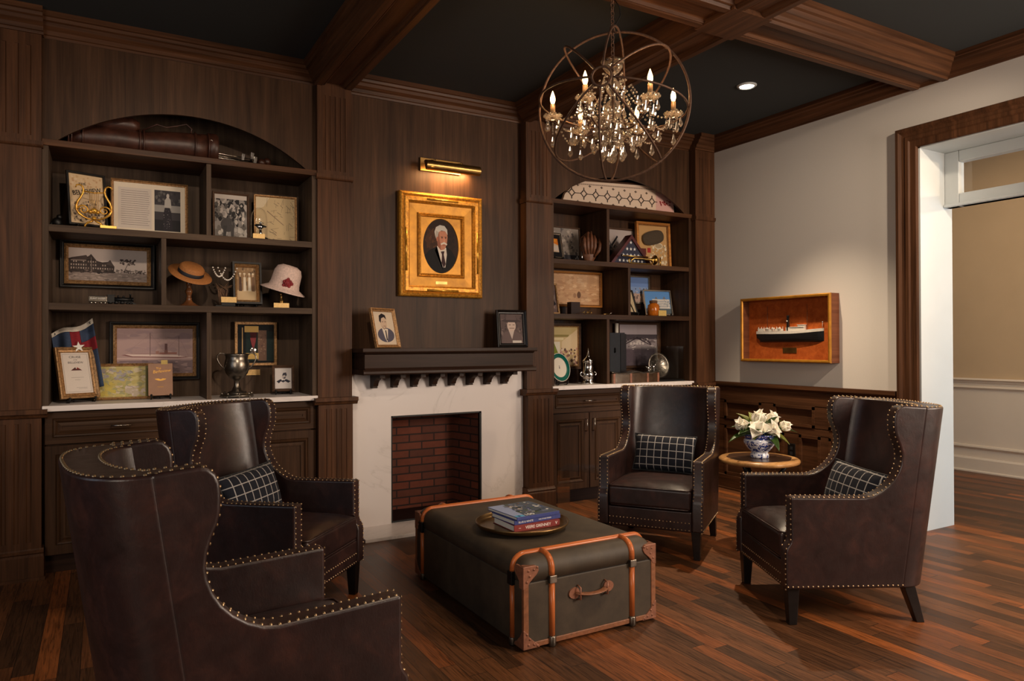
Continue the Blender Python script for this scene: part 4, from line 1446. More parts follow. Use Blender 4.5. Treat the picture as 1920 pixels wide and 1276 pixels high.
PROFS = {
    'plain': lambda f, d: [(0, 0), (0, -d), (.002, -d - .001), (f - .002, -d - .001), (f, -d + .002), (f, 0)],
    'step': lambda f, d: [(0, 0), (0, -d * .8), (.003, -d), (f * .45, -d), (f * .55, -d * .75), (f * .85, -d * .6), (f, -d * .45), (f, 0)],
    'scoop': lambda f, d: [(0, 0), (0, -d), (f * .2, -d * 1.15), (f * .4, -d * .9), (f * .6, -d * .6), (f * .8, -d * .55), (f * .9, -d * .75), (f, -d * .6), (f, 0)],
    'box': lambda f, d: [(0, 0), (0, -d), (f, -d), (f, 0)],
}
def framed(name, label, cat, loc, w, h, paint, yaw=0, lean=0, fw=.02, d=.018, prof='step', mat='blackframe', lip=None, pdepth=.35, glass=False, matt=None, group=None, cprint='prt', stand=False):
    t = thing(name, label, cat, loc, (R(-lean), 0, R(yaw)), group)
    MB().sweep_rect(w, h, PROFS[prof](fw, d)).build('frame', M[mat], t)
    f = fw
    if lip:
        MB().sweep_rect(w - 2 * fw + .002, h - 2 * fw + .002, [(0, -d * .2), (0, -d * .75), (lip[0] * .5, -d * .9), (lip[0], -d * .5), (lip[0], -d * .2)], z0=fw - .001).build('inner_rim', M[lip[1]], t)
        f = fw + lip[0] - .002
    if matt:
        MB().sweep_rect(w - 2 * f, h - 2 * f, [(0, -d * pdepth + .002), (0, -d * pdepth - .0005), (matt[0], -d * pdepth - .0005), (matt[0], -d * pdepth + .002)], z0=f).build('mat_board', matt[1], t)
    p = Pic(w - 2 * f + .002, h - 2 * f + .002, -d * pdepth, f - .001)
    paint(p)
    p.m.build('picture', M[cprint], t)
    if glass:
        gy = -d * .85
        MB().box(-w / 2 + f, w / 2 - f, gy - .001, gy, f, h - f).build('glass_pane', M['glass'], t)
    MB().box(-w / 2 + .004, w / 2 - .004, -.001, .0005, .004, h - .004).build('backing', M['navytrim'], t)
    if stand:
        MB().prism([(0, h * .75), (.004, h * .75), (h * .34, .004), (h * .34 - .006, .0)], -.02, .02, 'x').build('strut', M['black'], t)
    return t
def easel(label, loc, w, yaw=0, group='small black display easels'):
    t = thing('display_easel', label, 'easel', loc, R(yaw), group)
    for sx in (-1, 1):
        m = MB().tube([(sx * w, .012, 0), (sx * w, -.018, .004), (sx * w, -.030, .016), (sx * w, -.026, .024), (sx * w, -.022, .020), (sx * w, -.010, .018), (sx * w * .95, .004, .020), (sx * w * .4, .030, .11)], .0045, 6)
        m.ball((sx * w, -.030, .027), .007, 8, 5)
        m.build('foot', M['black'], t)
    m = MB().tube([(-w, .010, .012), (w, .010, .012)], .004, 6).tube([(0, .030, .11), (0, .085, .0)], .004, 6).tube([(-w * .4, .030, .11), (w * .4, .030, .11)], .004, 6)
    m.build('brace', M['black'], t)
    return t
def plate_on(parent, w, h, loc, ext=.003):
    MB().box(-w / 2, w / 2, -ext, 0, 0, h).build('name_plate', M['plaque'], parent, loc=loc)

S1, S2, S3 = 1.9152, 1.4872, .9252
BK = 4.9995
GREY = [(60, 58, 58), (88, 84, 82), (120, 114, 110), (150, 142, 138), (184, 174, 168), (40, 38, 40)]

# --- left bookcase, top shelf
def p_poster(p):
    p.rect(0, 0, 1, 1, (206, 178, 142))
    p.blobs(40, .05, .72, .95, .95, .035, [(196, 164, 124), (188, 150, 112), (212, 188, 156)], 1.4)
    p.blobs(120, .06, .05, .95, .48, .035, [(120, 100, 84), (160, 138, 114), (90, 76, 66), (190, 168, 140)], 1.3)
tq = framed('framed_poster', 'framed vintage hotel poster behind the gold lyre ornament', 'framed poster', (-.070, 4.80, S1 + .025), .205, .318, p_poster, yaw=20, lean=9, fw=.012, d=.016, prof='plain', mat='blackframe', stand=False)
text('lettering', 'THE', .022, M['ink'], tq, (-.02, -.0075, .248), rot=(PI / 2, R(-8), 0))
text('lettering', 'BELLEVIEW', .040, M['ink'], tq, (.002, -.0075, .206), rot=(PI / 2, R(-14), 0), sx=.80)
easel('black easel under the vintage hotel poster', (-.072, 4.80, S1), .06, 20)
# gold lyre
ly = thing('lyre_ornament', 'gold lyre ornament with scrolled arms on the top shelf', 'ornament', (-.040, 4.725, S1))
def mir(pts, s):
    return [(s * x, y, z) for x, y, z in pts]
m = MB()
for s in (-1, 1):
    m.tube(mir([(.090, 0, .232), (.086, 0, .246), (.070, 0, .250), (.056, 0, .240), (.052, 0, .220), (.056, 0, .200), (.068, 0, .175), (.080, 0, .155), (.087, 0, .132), (.086, 0, .108), (.074, 0, .086), (.054, 0, .070), (.034, 0, .060), (.014, 0, .056)], s), [.003, .0045, .005, .0055, .0055, .0055, .006, .0065, .007, .007, .007, .006, .005, .004], 8)
    m.tube(mir([(.052 + (.030 - k * .0016) * math.cos(k * .6), -.002, .108 + (.028 - k * .0015) * math.sin(k * .6)) for k in range(16)], s), [.0055 - k * .0002 for k in range(16)], 6)
    m.tube(mir([(.046, 0, .006), (.044, 0, .022), (.032, 0, .036), (.018, 0, .042), (.006, 0, .050)], s), .0055, 7)
    m.ball((s * .018, -.004, .098), .012, 8, 6)
m.tube([(-.052, 0, .214), (0, -.002, .208), (.052, 0, .214)], .004, 7)
m.ball((0, 0, .062), .013, 10, 6).ball((0, -.004, .105), .016, 10, 6, sc=(1.2, .6, 1))
m.tube([(-.05, 0, .0055), (.05, 0, .0055)], .0055, 8)
m.build('lyre_body', M['gold'], ly)
m = MB()
for k in range(5):
    x = -.02 + .01 * k
    m.tube([(x, -.001, .110), (x, -.001, .210)], .0012, 5)
m.build('strings', M['gold'], ly)
pb = thing('name_block', 'small gold plaque block beside the lyre ornament', 'plaque', (.030, 4.69, S1), R(6))
MB().box(-.042, .042, -.010, .010, 0, .022).build('block', M['brass'], pb, bevel=.002)
# dark bronze figure at the far left
db = thing('bronze_figurine', 'small dark bronze figurine at the far left of the top shelf', 'figurine', (-.222, 4.77, S1))
m = MB().ball((0, 0, .032), .026, 10, 7, sc=(1, .8, 1.1)).ball((.012, -.006, .062), .015, 9, 6).tube([(-.016, 0, .04), (-.03, -.01, .015), (-.034, -.012, .003)], .007, 6).tube([(.02, 0, .03), (.03, -.012, .003)], .006, 6)
m.build('figure', M['black'], db)
MB().box(-.045, .045, -.03, .03, 0, .006).build('base', M['black'], db)
def p_letter(p):
    p.rect(0, 0, 1, 1, (222, 206, 184))
    p.rect(.06, .09, .52, .90, (206, 192, 180))
    p.lines(17, .10, .14, .50, .86, .008, (128, 118, 116), .12)
    p.rect(.56, .07, .93, .90, (58, 54, 58))
    p.rect(.56, .46, .93, .60, (150, 144, 138))
    p.rect(.56, .07, .93, .30, (34, 32, 36))
    p.blobs(25, .57, .62, .92, .88, .05, [(46, 44, 48), (74, 70, 70), (96, 92, 90)], .5)
    p.poly([(.68, .09), (.82, .09), (.80, .45), (.77, .58), (.71, .58), (.685, .40)], (40, 36, 42))
    p.poly([(.70, .55), (.80, .55), (.79, .72), (.765, .76), (.735, .76), (.705, .70)], (176, 168, 160))
    p.ell(.75, .79, .020, .05, (190, 180, 172))
    p.blobs(30, .69, .12, .81, .5, .012, [(90, 84, 90), (130, 122, 120)], .7)
framed('framed_letter', 'gilt framed letter with a photograph of a lady, right of the lyre', 'picture frame', (.254, 4.865, S1), .420, .334, p_letter, lean=3, fw=.016, d=.02, mat='goldframe', prof='scoop', cprint='prt')
def p_group(p):
    p.rect(0, 0, 1, 1, (150, 144, 140))
    p.blobs(160, 0, .45, 1, .95, .09, GREY, 1.1)
    p.rect(0, .9, 1, 1, (198, 188, 180))
    p.blobs(60, 0, 0, 1, .3, .10, [(176, 168, 162), (150, 142, 136), (120, 114, 110), (200, 192, 184)], 1.3)
    p.ell(.40, .32, .22, .16, (74, 70, 70)).poly([(.25, .05), (.34, .05), (.38, .3), (.26, .3)], (64, 62, 62)).poly([(.5, .03), (.58, .03), (.6, .3), (.48, .3)], (76, 72, 72))
    p.blobs(26, .45, .3, .9, .72, .07, [(46, 44, 46), (190, 180, 172), (210, 200, 190), (90, 86, 84)], .8)
framed('framed_photograph', 'narrow bronze framed black and white outdoor group photograph beside the glass dome', 'picture frame', (.717, 4.865, S1), .222, .314, p_group, lean=3, fw=.014, d=.018, mat='brownframe', prof='step')
def p_map1(p):
    p.rect(0, 0, 1, 1, (206, 180, 138))
    p.poly([(0, 1), (.35, 1), (.2, .78), (0, .7)], (222, 202, 168))
    for k in range(46):
        x, z = p.r.uniform(.25, .97), p.r.uniform(.03, .97)
        L, a = p.r.uniform(.05, .22), p.r.choice([0, .2, -.5, 1.5, 1.3, -.7])
        dx, dz = L * math.cos(a), L * math.sin(a)
        x2, z2 = min(.98, max(.2, x + dx)), min(.98, max(.02, z + dz))
        p.poly([(x, z), (x2, z2), (x2 + .007, z2 + .007), (x + .007, z + .007)], (112, 98, 80))
    p.poly([(.28, .68), (.7, .38), (.71, .395), (.29, .70)], (150, 126, 100))
framed('framed_map', 'gold framed old street map in the right corner of the top shelf', 'picture frame', (.990, 4.845, S1), .272, .318, p_map1, lean=3, yaw=-4, fw=.014, d=.018, mat='goldframe', prof='step')
# glass dome with a silver bird
gd = thing('glass_dome', 'small glass dome between the group photograph and the old map', 'glass dome', (.866, 4.735, S1))
m = MB().lathe([(.050, .018), (.050, .13), (.046, .165), (.034, .192), (.016, .206), (0, .209)], 28, cap=False)
m.build('dome', M['glass'], gd)
m = MB().lathe([(.056, 0), (.056, .012), (.050, .018), (0, .018)], 28)
m.build('base', M['black'], gd)
plate_on(gd, .072, .034, (-.012, -.058, .001))
sb_ = thing('silver_bird', 'silver and black bird figurine under the glass dome', 'figurine', (.872, 4.735, S1 + .018))
m = MB().tube([(0, 0, .002), (.004, 0, .03), (0, 0, .06)], [.014, .010, .008], 8).ball((.0, 0, .07), .018, 10, 7, sc=(1.3, .8, .8)).ball((.004, 0, .095), .009, 8, 6).tube([(.01, 0, .096), (.024, 0, .094)], [.004, .001], 6)
m.build('body', M['silver'], sb_)
m = MB().ball((-.006, 0, .078), .02, 8, 6, sc=(1.5, .7, .5)).tube([(.012, -.01, .074), (.036, -.012, .070)], [.009, .004], 6)
m.build('wing', M['black'], sb_)

# --- left bookcase, middle shelf
def p_hotel(p):
    p.rect(0, 0, 1, 1, (214, 196, 186))
    p.rect(0, .30, 1, 1, (224, 206, 196))
    p.rect(0, 0, 1, .27, (150, 134, 126))
    p.blobs(120, 0, 0, 1, .26, .03, [(122, 108, 104), (170, 152, 144), (140, 124, 118), (186, 168, 158)], 1.6)
    D, Mi, Li = (62, 52, 50), (92, 78, 74), (176, 158, 146)
    p.poly([(0, .26), (0, .66), (.05, .70), (.20, .68), (.24, .74), (.28, .80), (.35, .62), (.42, .58), (.49, .60), (.52, .66), (.575, .46), (.565, .26)], D)
    p.poly([(.05, .70), (.22, .78), (.26, .66), (.05, .62)], Mi).poly([(.22, .68), (.28, .82), (.35, .62)], (80, 68, 64)).poly([(.47, .52), (.515, .66), (.575, .46)], (84, 72, 68))
    for z in (.36, .46, .56):
        for k in range(18):
            x = .03 + k * .03
            if p.r.random() < .75 and x < .56 - (z - .36):
                p.rect(x, z, x + .014, z + .05, p.r.choice([Li, (150, 132, 122), (196, 178, 166)]))
    p.rect(.03, .60, .22, .64, (150, 132, 122))
    p.rect(.28, .30, .284, .72, (206, 188, 176))
    p.blobs(50, 0, .24, .6, .36, .03, [D, Mi, (46, 40, 40), (130, 112, 106)], .8)
    p.ell(.375, .27, .025, .05, (48, 40, 42))
    p.blobs(40, .64, .54, .84, .70, .035, [(96, 82, 78), (120, 104, 98), (80, 68, 66)], .6)
    p.poly([(.69, .3), (.70, .3), (.76, .6), (.75, .6)], (120, 104, 98))
    p.blobs(60, .60, .27, .98, .38, .025, [D, Mi, (140, 124, 116), (110, 96, 92)], .9)
framed('framed_photograph', 'wide gilt rimmed photograph of a large gabled hotel hung above the toy train', 'picture frame', (.034, BK, 1.598), .504, .284, p_hotel, fw=.024, d=.03, mat='blackframe', lip=(.022, 'goldframe'), prof='step', glass=True)
# toy train
tx = thing('toy_locomotive', 'black toy steam locomotive on the middle shelf', 'toy train', (.088, 4.705, S2), R(2))
m = MB()
m.tube([(-.03, 0, .030), (.062, 0, .030)], .013, 12)
m.tube([(.062, 0, .030), (.070, 0, .030)], .014, 12)
m.build('boiler', M['black'], tx)
m = MB().box(-.062, -.028, -.017, .017, .014, .052).box(-.066, -.024, -.019, .019, .052, .056)
m.build('cab', M['black'], tx)
m = MB().lathe([(.005, .040), (.004, .058), (.007, .062), (0, .062)], 10, c=(.054, 0, 0)).lathe([(.006, .040), (.006, .050), (0, .053)], 10, c=(.02, 0, 0)).lathe([(.005, .040), (.005, .052), (0, .054)], 10, c=(-.008, 0, 0))
m.build('chimney', M['black'], tx)
m = MB().box(-.064, .066, -.014, .014, .011, .018)
m.prism([(.066, .016), (.088, .003), (.066, .003)], -.014, .014, 'y')
m.build('chassis', M['black'], tx)
for x, r_ in ((-.048, .012), (-.018, .012), (.012, .012), (.04, .008), (.056, .008)):
    m = MB()
    for s in (-1, 1):
        m.tube([(x, s * .012, r_), (x, s * .016, r_)], r_, 14)
    m.build('wheel', M['black'], tx)
td = thing('toy_tender', 'grey toy train tender with white lettering coupled behind the toy locomotive', 'toy train', (-.016, 4.70, S2), R(2))
m = MB().box(-.050, .040, -.017, .017, .014, .043)
m.build('tank', M['pewter'], td, bevel=.002)
MB().box(-.045, .035, -.012, .012, .043, .047).build('coal', M['black'], td)
text('lettering', 'PLANT SYSTEM', .0135, M['whiteink'], td, (-.006, -.0175, .031), sx=.82)
for x in (-.038, -.018, .010, .030):
    m = MB()
    for s in (-1, 1):
        m.tube([(x, s * .011, .0075), (x, s * .015, .0075)], .0075, 12)
    m.build('wheel', M['steel'], td)
# straw boater on a turned stand
hs = thing('hat_stand', 'dark turned wood stand under the straw boater', 'hat stand', (.461, 4.78, S2))
MB().lathe([(.066, 0), (.064, .006), (.045, .014), (.024, .030), (.016, .044), (.019, .050), (.013, .056), (.014, .070), (.021, .088), (.022, .098), (.013, .112), (.011, .122), (.015, .130), (.016, .150), (.012, .163), (.02, .172), (0, .176)], 24).build('stand', M['turned'], hs)
Mt = Euler((R(30), R(15), 0)).to_matrix().to_4x4()
bo = thing('straw_boater', 'honey straw boater hat with black ribbon on a turned stand', 'hat', (.466, 4.765, S2 + .195))
MB().lathe([(.0, .022), (.06, .022), (.072, .010), (.074, -.028), (.078, -.034), (.125, -.038), (.128, -.036), (.127, -.033), (.079, -.029)], 40, M=Mt @ Matrix.Translation((0, 0, .04)), cap=False).build('hat_body', M['straw'], bo)
MB().lathe([(.0748, -.028), (.0752, -.006), (.0740, -.005), (.074, -.028)], 40, M=Mt @ Matrix.Translation((0, 0, .04)), cap=False).build('ribbon', M['ribbon'], bo)
# pearls on a small driftwood stand
ps_ = thing('necklace_stand', 'small driftwood branch stand with brass name plate, left of the cloche hat', 'necklace stand', (.662, 4.78, S2))
m = MB().box(-.055, .055, -.045, .045, 0, .012)
m.build('base', M['black'], ps_, bevel=.002)
m = MB()
for k in range(9):
    a = rnd.uniform(0, 6.28)
    x0 = rnd.uniform(-.02, .02)
    m.tube([(x0, rnd.uniform(-.01, .01), .01), (x0 + .012 * math.cos(a), .012 * math.sin(a), .06), (x0 - .02 * math.cos(a * 2), .01 * math.sin(a), .11), (.05 * math.cos(a), .025 * math.sin(a), .15 + rnd.uniform(-.02, .02))], [.008, .007, .005, .002], 6)
m.build('branch', M['bark'], ps_)
plate_on(ps_, .090, .034, (.022, -.046, .030))
MB().box(-.02, .06, -.045, -.04, .008, .034).build('plate_block', M['black'], ps_)
pn = thing('pearl_necklace', 'two looping strands of pearls hung on the driftwood stand', 'necklace', (.662, 4.755, S2 + .13))
m = MB()
def strand(x0, x1, z0, dip):
    for k in range(15):
        u = k / 14
        m.ball((x0 + (x1 - x0) * u, -.004, z0 - dip * (1 - (2 * u - 1) ** 2)), .0052, 7, 5)
strand(-.068, .004, .115, .055)
strand(-.038, .072, .115, .075)
m.build('strand', M['pearl'], pn)
def p_couple(p):
    p.rect(0, 0, 1, 1, (168, 138, 100))
    p.rect(0, .32, 1, 1, (150, 120, 88))
    p.rect(0, 0, 1, .30, (206, 178, 138))
    p.blobs(26, .05, .5, .95, .95, .07, [(120, 94, 68), (176, 146, 108), (96, 76, 58)], .8)
    for x, c in ((.20, (88, 66, 56)), (.42, (226, 210, 186)), (.66, (232, 218, 196)), (.84, (120, 92, 70))):
        p.poly([(x - .07, .28), (x + .08, .28), (x + .06, .70), (x - .05, .70)], c)
        p.ell(x, .76, .035, .055, (206, 176, 146)).ell(x, .80, .06, .03, (224, 206, 176))
        p.rect(x - .05, .28, x + .0, .48, (98, 74, 60)) if x < .3 else None
framed('shadow_box', 'deep black shadow box with a sepia beach photograph beside the cloche hat', 'shadow box', (.806, 4.84, S2 + .022), .178, .272, p_couple, lean=7, yaw=3, fw=.012, d=.05, mat='blackframe', prof='box', lip=(.018, 'goldframe'), pdepth=.25)
easel('black easel under the deep shadow box', (.806, 4.845, S2), .055, 3)
# cloche hat
cs = thing('brass_hat_stand', 'short brass stand under the pink cloche hat', 'hat stand', (1.012, 4.78, S2))
MB().lathe([(.055, 0), (.052, .008), (.02, .014), (.012, .026), (.017, .040), (.016, .052), (.009, .066), (.010, .085), (.02, .10), (0, .102)], 22).build('stand', M['brassold'], cs)
plate_on(cs, .096, .032, (-.012, -.058, .0015))
ct = thing('cloche_hat', 'pale pink lace cloche hat with a dark red flower on a brass stand', 'hat', (1.018, 4.77, S2 + .108))
Mc = Euler((R(10), R(14), 0)).to_matrix().to_4x4()
MB().lathe([(0, .180), (.045, .178), (.075, .162), (.088, .130), (.092, .060), (.098, .035), (.125, .020), (.142, .010), (.144, .006), (.140, .005), (.10, .024), (.09, .03), (.085, .10), (0, .165)], 40, M=Mc, cap=False).build('hat_body', M['lace'], ct)
m = MB()
for k in range(14):
    a = k * 2.4
    rr = .004 + .0018 * k
    m.ball((.008 + rr * math.cos(a), -.100 - .012 * (1 - k / 14), .052 + rr * math.sin(a)), .012, 7, 5, sc=(1, .55, 1))
m.build('flower', M['rose'], ct)

# --- left bookcase, counter
fg = thing('flag', 'faded blue and red flag with a white star draped in the left corner', 'flag', (-.150, 4.90, S3))
def fcol(u, v):
    x = -.105 + .205 * u
    ztop = .395 + .085 * u + .012 * math.sin(u * 7)
    z = ztop - v * (.30 + .10 * u)
    xx = x + v * (.04 + .04 * u) * (1 - .25 * u)
    y = -.015 + .018 * math.sin(u * 9 + v * 3) + .01 * math.sin(u * 17)
    return (xx, y, z)
def strip(nm, u0, u1, v0, v1, mat, off=0.0):
    m = MB()
    m.grid(lambda a, c: tuple(Vector(fcol(u0 + (u1 - u0) * a, v0 + (v1 - v0) * c)) + Vector((0, off, 0))), 10, 12)
    o = m.build(nm, mat, fg)
    s = o.modifiers.new('sol', 'SOLIDIFY')
    s.thickness = .002
strip('field', 0, .42, .075, .36, M['flagblue'])
strip('field', .66, 1, .075, .26, M['flagblue'])
strip('field', .66, 1, .44, 1, M['flagblue'])
strip('field', 0, .42, .46, 1, M['flagblue'])
strip('cross', .42, .66, .075, 1, M['flagred'])
strip('cross', .66, 1, .26, .44, M['flagred'])
strip('cross', 0, .42, .36, .46, M['flagred'])
strip('heading', 0, 1, 0, .075, M['flagwhite'], -.001)
m = MB()
for u in (.06, .93):
    q_ = Vector(fcol(u, .037))
    m.lathe([(.003, 0), (.007, 0), (.007, .002), (.003, .002)], 10, M=Matrix.Translation(q_ + Vector((0, -.006, 0))) @ Matrix.Rotation(R(90), 4, 'X'), cap=False)
m.build('grommet', M['black'], fg)
m = MB()
c = Vector(fcol(.58, .325)) + Vector((0, -.02, 0))
pts = []
for k in range(10):
    a = PI / 2 + 2 * PI * k / 10 + .1
    rr = .032 if k % 2 == 0 else .013
    pts.append((c.x + rr * math.cos(a), c.z + rr * math.sin(a)))
m.prism(pts, c.y - .001, c.y + .006, 'y')
m.build('star', M['whiteink'], fg)
def p_cert(p):
    p.rect(0, 0, 1, 1, (218, 206, 196))
    p.rect(.06, .04, .07, .96, (150, 140, 136)).rect(.93, .04, .94, .96, (150, 140, 136)).rect(.06, .04, .94, .047, (150, 140, 136)).rect(.06, .953, .94, .96, (150, 140, 136))
    p.poly([(.32, .57), (.47, .64), (.50, .57)], (76, 50, 50)).poly([(.68, .57), (.53, .64), (.50, .57)], (150, 50, 44))
    p.poly([(.30, .56), (.70, .56), (.62, .60), (.38, .60)], (90, 46, 44))
    p.rect(.28, .385, .72, .392, (150, 140, 136)).rect(.40, .33, .60, .337, (150, 140, 136)).rect(.42, .14, .80, .147, (150, 140, 136)).rect(.50, .11, .80, .116, (150, 140, 136))
tq = framed('framed_certificate', 'wide gold framed printed certificate leaning on an easel in front of the flag', 'picture frame', (-.112, 4.80, S3 + .022), .212, .302, p_cert, yaw=26, lean=16, fw=.030, d=.022, mat='goldframe', prof='scoop')
text('lettering', 'CRUISE', .020, M['greyink'], tq, (0, -.0085, .245))
text('lettering', 'OF THE', .006, M['greyink'], tq, (0, -.0085, .228))
text('lettering', 'BELLEVIEW', .017, M['greyink'], tq, (0, -.0085, .212))
easel('black easel under the gold framed certificate', (-.108, 4.80, S3), .07, 26)
def p_map2(p):
    p.rect(0, 0, 1, 1, (188, 172, 112))
    cols = [(192, 176, 112), (176, 168, 112), (202, 188, 130), (188, 176, 142), (166, 162, 118), (204, 188, 158)]
    p.blobs(110, 0, 0, 1, 1, .10, cols, 1.0)
    p.blobs(24, .1, .55, .6, .9, .06, [(172, 166, 160), (160, 150, 150)], 1.2).blobs(30, .55, .02, .9, .35, .07, [(188, 172, 150), (206, 190, 178)], 1)
    p.blobs(16, .02, .05, .3, .5, .08, [(200, 180, 92), (192, 172, 92)], 1)
    for k in range(38):
        x, z = p.r.uniform(.05, .9), p.r.uniform(.05, .95)
        x2, z2 = min(.97, x + p.r.uniform(-.02, .14)), min(.97, max(.03, z + p.r.uniform(-.10, .10)))
        p.poly([(x, z), (x2, z2), (x2, z2 + .010), (x, z + .010)], (110, 100, 88))
    p.rect(.90, 0, 1, 1, (108, 104, 62))
framed('framed_map', 'gold framed yellow green county map between the certificate and the tan booklet', 'picture frame', (.115, 4.90, S3), .315, .218, p_map2, lean=10, yaw=-2, fw=.016, d=.018, mat='goldframe', prof='scoop')
bk = thing('booklet', 'tan booklet with gold lettering standing on a black easel', 'booklet', (.308, 4.83, S3 + .022), (R(-9), 0, R(0)))
MB().box(-.067, .067, -.004, .004, 0, .196).build('cover', M['kraft'], bk, bevel=.001)
text('lettering', 'The', .018, M['goldink'], bk, (-.01, -.0045, .166), rot=(PI / 2, R(-6), 0))
text('lettering', 'Belleview', .026, M['goldink'], bk, (.006, -.0045, .148), rot=(PI / 2, R(-6), 0), shear=.3)
text('lettering', 'FLORIDA', .008, M['goldink'], bk, (0, -.0045, .052))
m = MB()
for s in (-1, 1):
    m.prism([(0, .098), (s * .012, .104), (s * .032, .101), (s * .026, .096), (s * .012, .091), (0, .089)], -.0048, -.004, 'y')
m.build('emblem', M['goldink'], bk)
MB().box(.004, .040, -.0052, -.004, .190, .216).build('sticker', M['yellow'], bk)
easel('black easel under the tan booklet', (.308, 4.83, S3), .052, 0)
def p_ship(p):
    p.rect(0, 0, 1, 1, (183, 148, 146))
    p.rect(0, .30, 1, 1, (192, 161, 156))
    p.rect(0, .0, 1, .30, (141, 119, 122))
    p.blobs(60, 0, .02, 1, .30, .035, [(158, 134, 134), (126, 107, 112), (175, 148, 146)], 2.0).blobs(40, 0, .36, 1, .98, .10, [(200, 168, 163), (187, 156, 153), (180, 151, 151)], 1.8)
    p.rect(0, .33, 1, .36, (217, 187, 180))
    p.poly([(.06, .42), (.20, .37), (.80, .34), (.94, .36), (.80, .40), (.55, .44), (.20, .44)], (146, 97, 95))
    p.poly([(.10, .435), (.20, .39), (.80, .365), (.90, .37), (.78, .41), (.50, .43)], (239, 214, 204))
    p.rect(.55, .43, .78, .47, (170, 117, 107)).rect(.62, .47, .655, .66, (112, 80, 80)).rect(.615, .44, .66, .52, (146, 102, 95)).rect(.50, .43, .545, .50, (183, 134, 122))
    p.rect(.425, .40, .432, .90, (102, 80, 82)).rect(.805, .38, .811, .83, (102, 80, 82))
    for a in ((.10, .43, .43, .88), (.43, .88, .62, .47), (.62, .5, .81, .81), (.81, .81, .94, .37)):
        p.poly([(a[0], a[1]), (a[2], a[3]), (a[2] + .003, a[3]), (a[0] + .003, a[1])], (156, 129, 129))
    p.ell(.10, .71, .02, .018, (255, 255, 255)) if False else None
framed('framed_painting', 'wide gilt rimmed painting of a two masted steam yacht hung behind the booklet', 'painting', (.290, BK, 1.034), .507, .364, p_ship, fw=.022, d=.028, mat='blackframe', lip=(.020, 'goldframe'), prof='step', glass=True)
# loving cup
tp = thing('trophy_cup', 'large tarnished silver two handled trophy cup on the counter', 'trophy', (.735, 4.765, S3))
MB().lathe([(.058, .020), (.056, .030), (.030, .042), (.018, .070), (.016, .095), (.022, .108), (.046, .125), (.066, .150), (.074, .180), (.074, .205), (.070, .228), (.066, .240), (.068, .262), (.072, .272), (.068, .270), (.062, .245), (.064, .20), (.05, .15), (0, .13)], 36, cap=False).build('bowl', M['pewter'], tp)
m = MB().lathe([(.098, .006), (.098, .014), (.088, .020), (.06, .022), (0, .022)], 40, c=(.0, 0, 0))
for k in range(8):
    a = 2 * PI * k / 8
    m.ball((.094 * math.cos(a), .094 * math.sin(a), .006), .0075, 8, 5).ball((.088 * math.cos(a), .088 * math.sin(a), .024), .008, 8, 5)
m.build('base', M['pewter'], tp)
for s in (-1, 1):
    MB().tube([(s * x, 0, z) for x, z in ((.064, .258), (.078, .274), (.098, .276), (.114, .262), (.116, .240), (.106, .216), (.092, .196), (.082, .186), (.075, .184), (.070, .166))], [.003, .0045, .005, .005, .0045, .0045, .004, .004, .0045, .003], 8).build('handle', M['pewter'], tp)
def p_medal(p):
    p.rect(0, 0, 1, 1, (24, 30, 34))
    p.rect(.24, .05, 1, .82, (32, 48, 48)).rect(.56, .06, .80, .85, (120, 92, 78))
    p.blobs(40, .57, .20, .79, .84, .03, [(132, 104, 88), (108, 82, 72), (150, 122, 104), (96, 74, 70)], 1)
    p.rect(.20, .80, .58, .96, (206, 168, 100)).rect(.24, .10, .58, .26, (222, 184, 112)).rect(.13, .10, .155, .92, (206, 168, 116))
    p.poly([(.34, .80), (.54, .80), (.50, .62), (.44, .56), (.38, .62)], (72, 26, 32)).rect(.42, .46, .46, .60, (66, 30, 34))
framed('shadow_box', 'light gold shadow box with a medal hung behind the trophy cup', 'shadow box', (.888, BK, 1.115), .268, .290, p_medal, fw=.018, d=.035, mat='goldframe', prof='plain', pdepth=.4, glass=True, cprint='matte')
md = thing('medal', 'round pale medal on a red ribbon inside the gold shadow box', 'medal', (.872, BK - .0165, 1.215))
MB().lathe([(0, .004), (.018, .0035), (.021, .002), (.021, 0), (0, 0)], 24, M=Matrix.Rotation(R(90), 4, 'X'), c=(0, 0, 0)).build('disc', M['silver'], md)
MB().prism([(-.006, .018), (.006, .018), (.020, .085), (-.020, .085)], -.002, 0, 'y').build('ribbon', M['rose'], md)
gp = thing('gold_plate', 'small gold plate on the back panel under the medal box', 'plaque', (.871, BK, 1.051))
MB().box(-.047, .047, -.004, 0, 0, .037).build('plate', M['plaque'], gp)
def p_por1(p):
    p.rect(0, 0, 1, 1, (214, 206, 202))
    p.poly([(.10, .36), (.34, .46), (.5, .40), (.68, .46), (.94, .36), (.80, .28), (.62, .36), (.5, .30), (.36, .36), (.24, .26)], (44, 46, 60))
    p.poly([(.40, .40), (.60, .40), (.55, .48), (.45, .48)], (230, 224, 220)).rect(.47, .37, .55, .42, (30, 32, 44))
    p.ell(.55, .60, .12, .15, (190, 178, 172)).poly([(.44, .62), (.50, .76), (.68, .78), (.72, .66), (.66, .58), (.60, .66)], (64, 62, 74)).poly([(.48, .50), (.62, .48), (.66, .58), (.54, .54)], (76, 74, 84))
framed('framed_portrait', 'small pewter framed portrait photograph on an easel at the right end of the counter', 'picture frame', (1.036, 4.84, S3 + .020), .140, .172, p_por1, yaw=-8, lean=9, fw=.018, d=.016, mat='brownframe', prof='scoop')
easel('black easel under the small pewter portrait frame', (1.036, 4.845, S3), .046, -8)

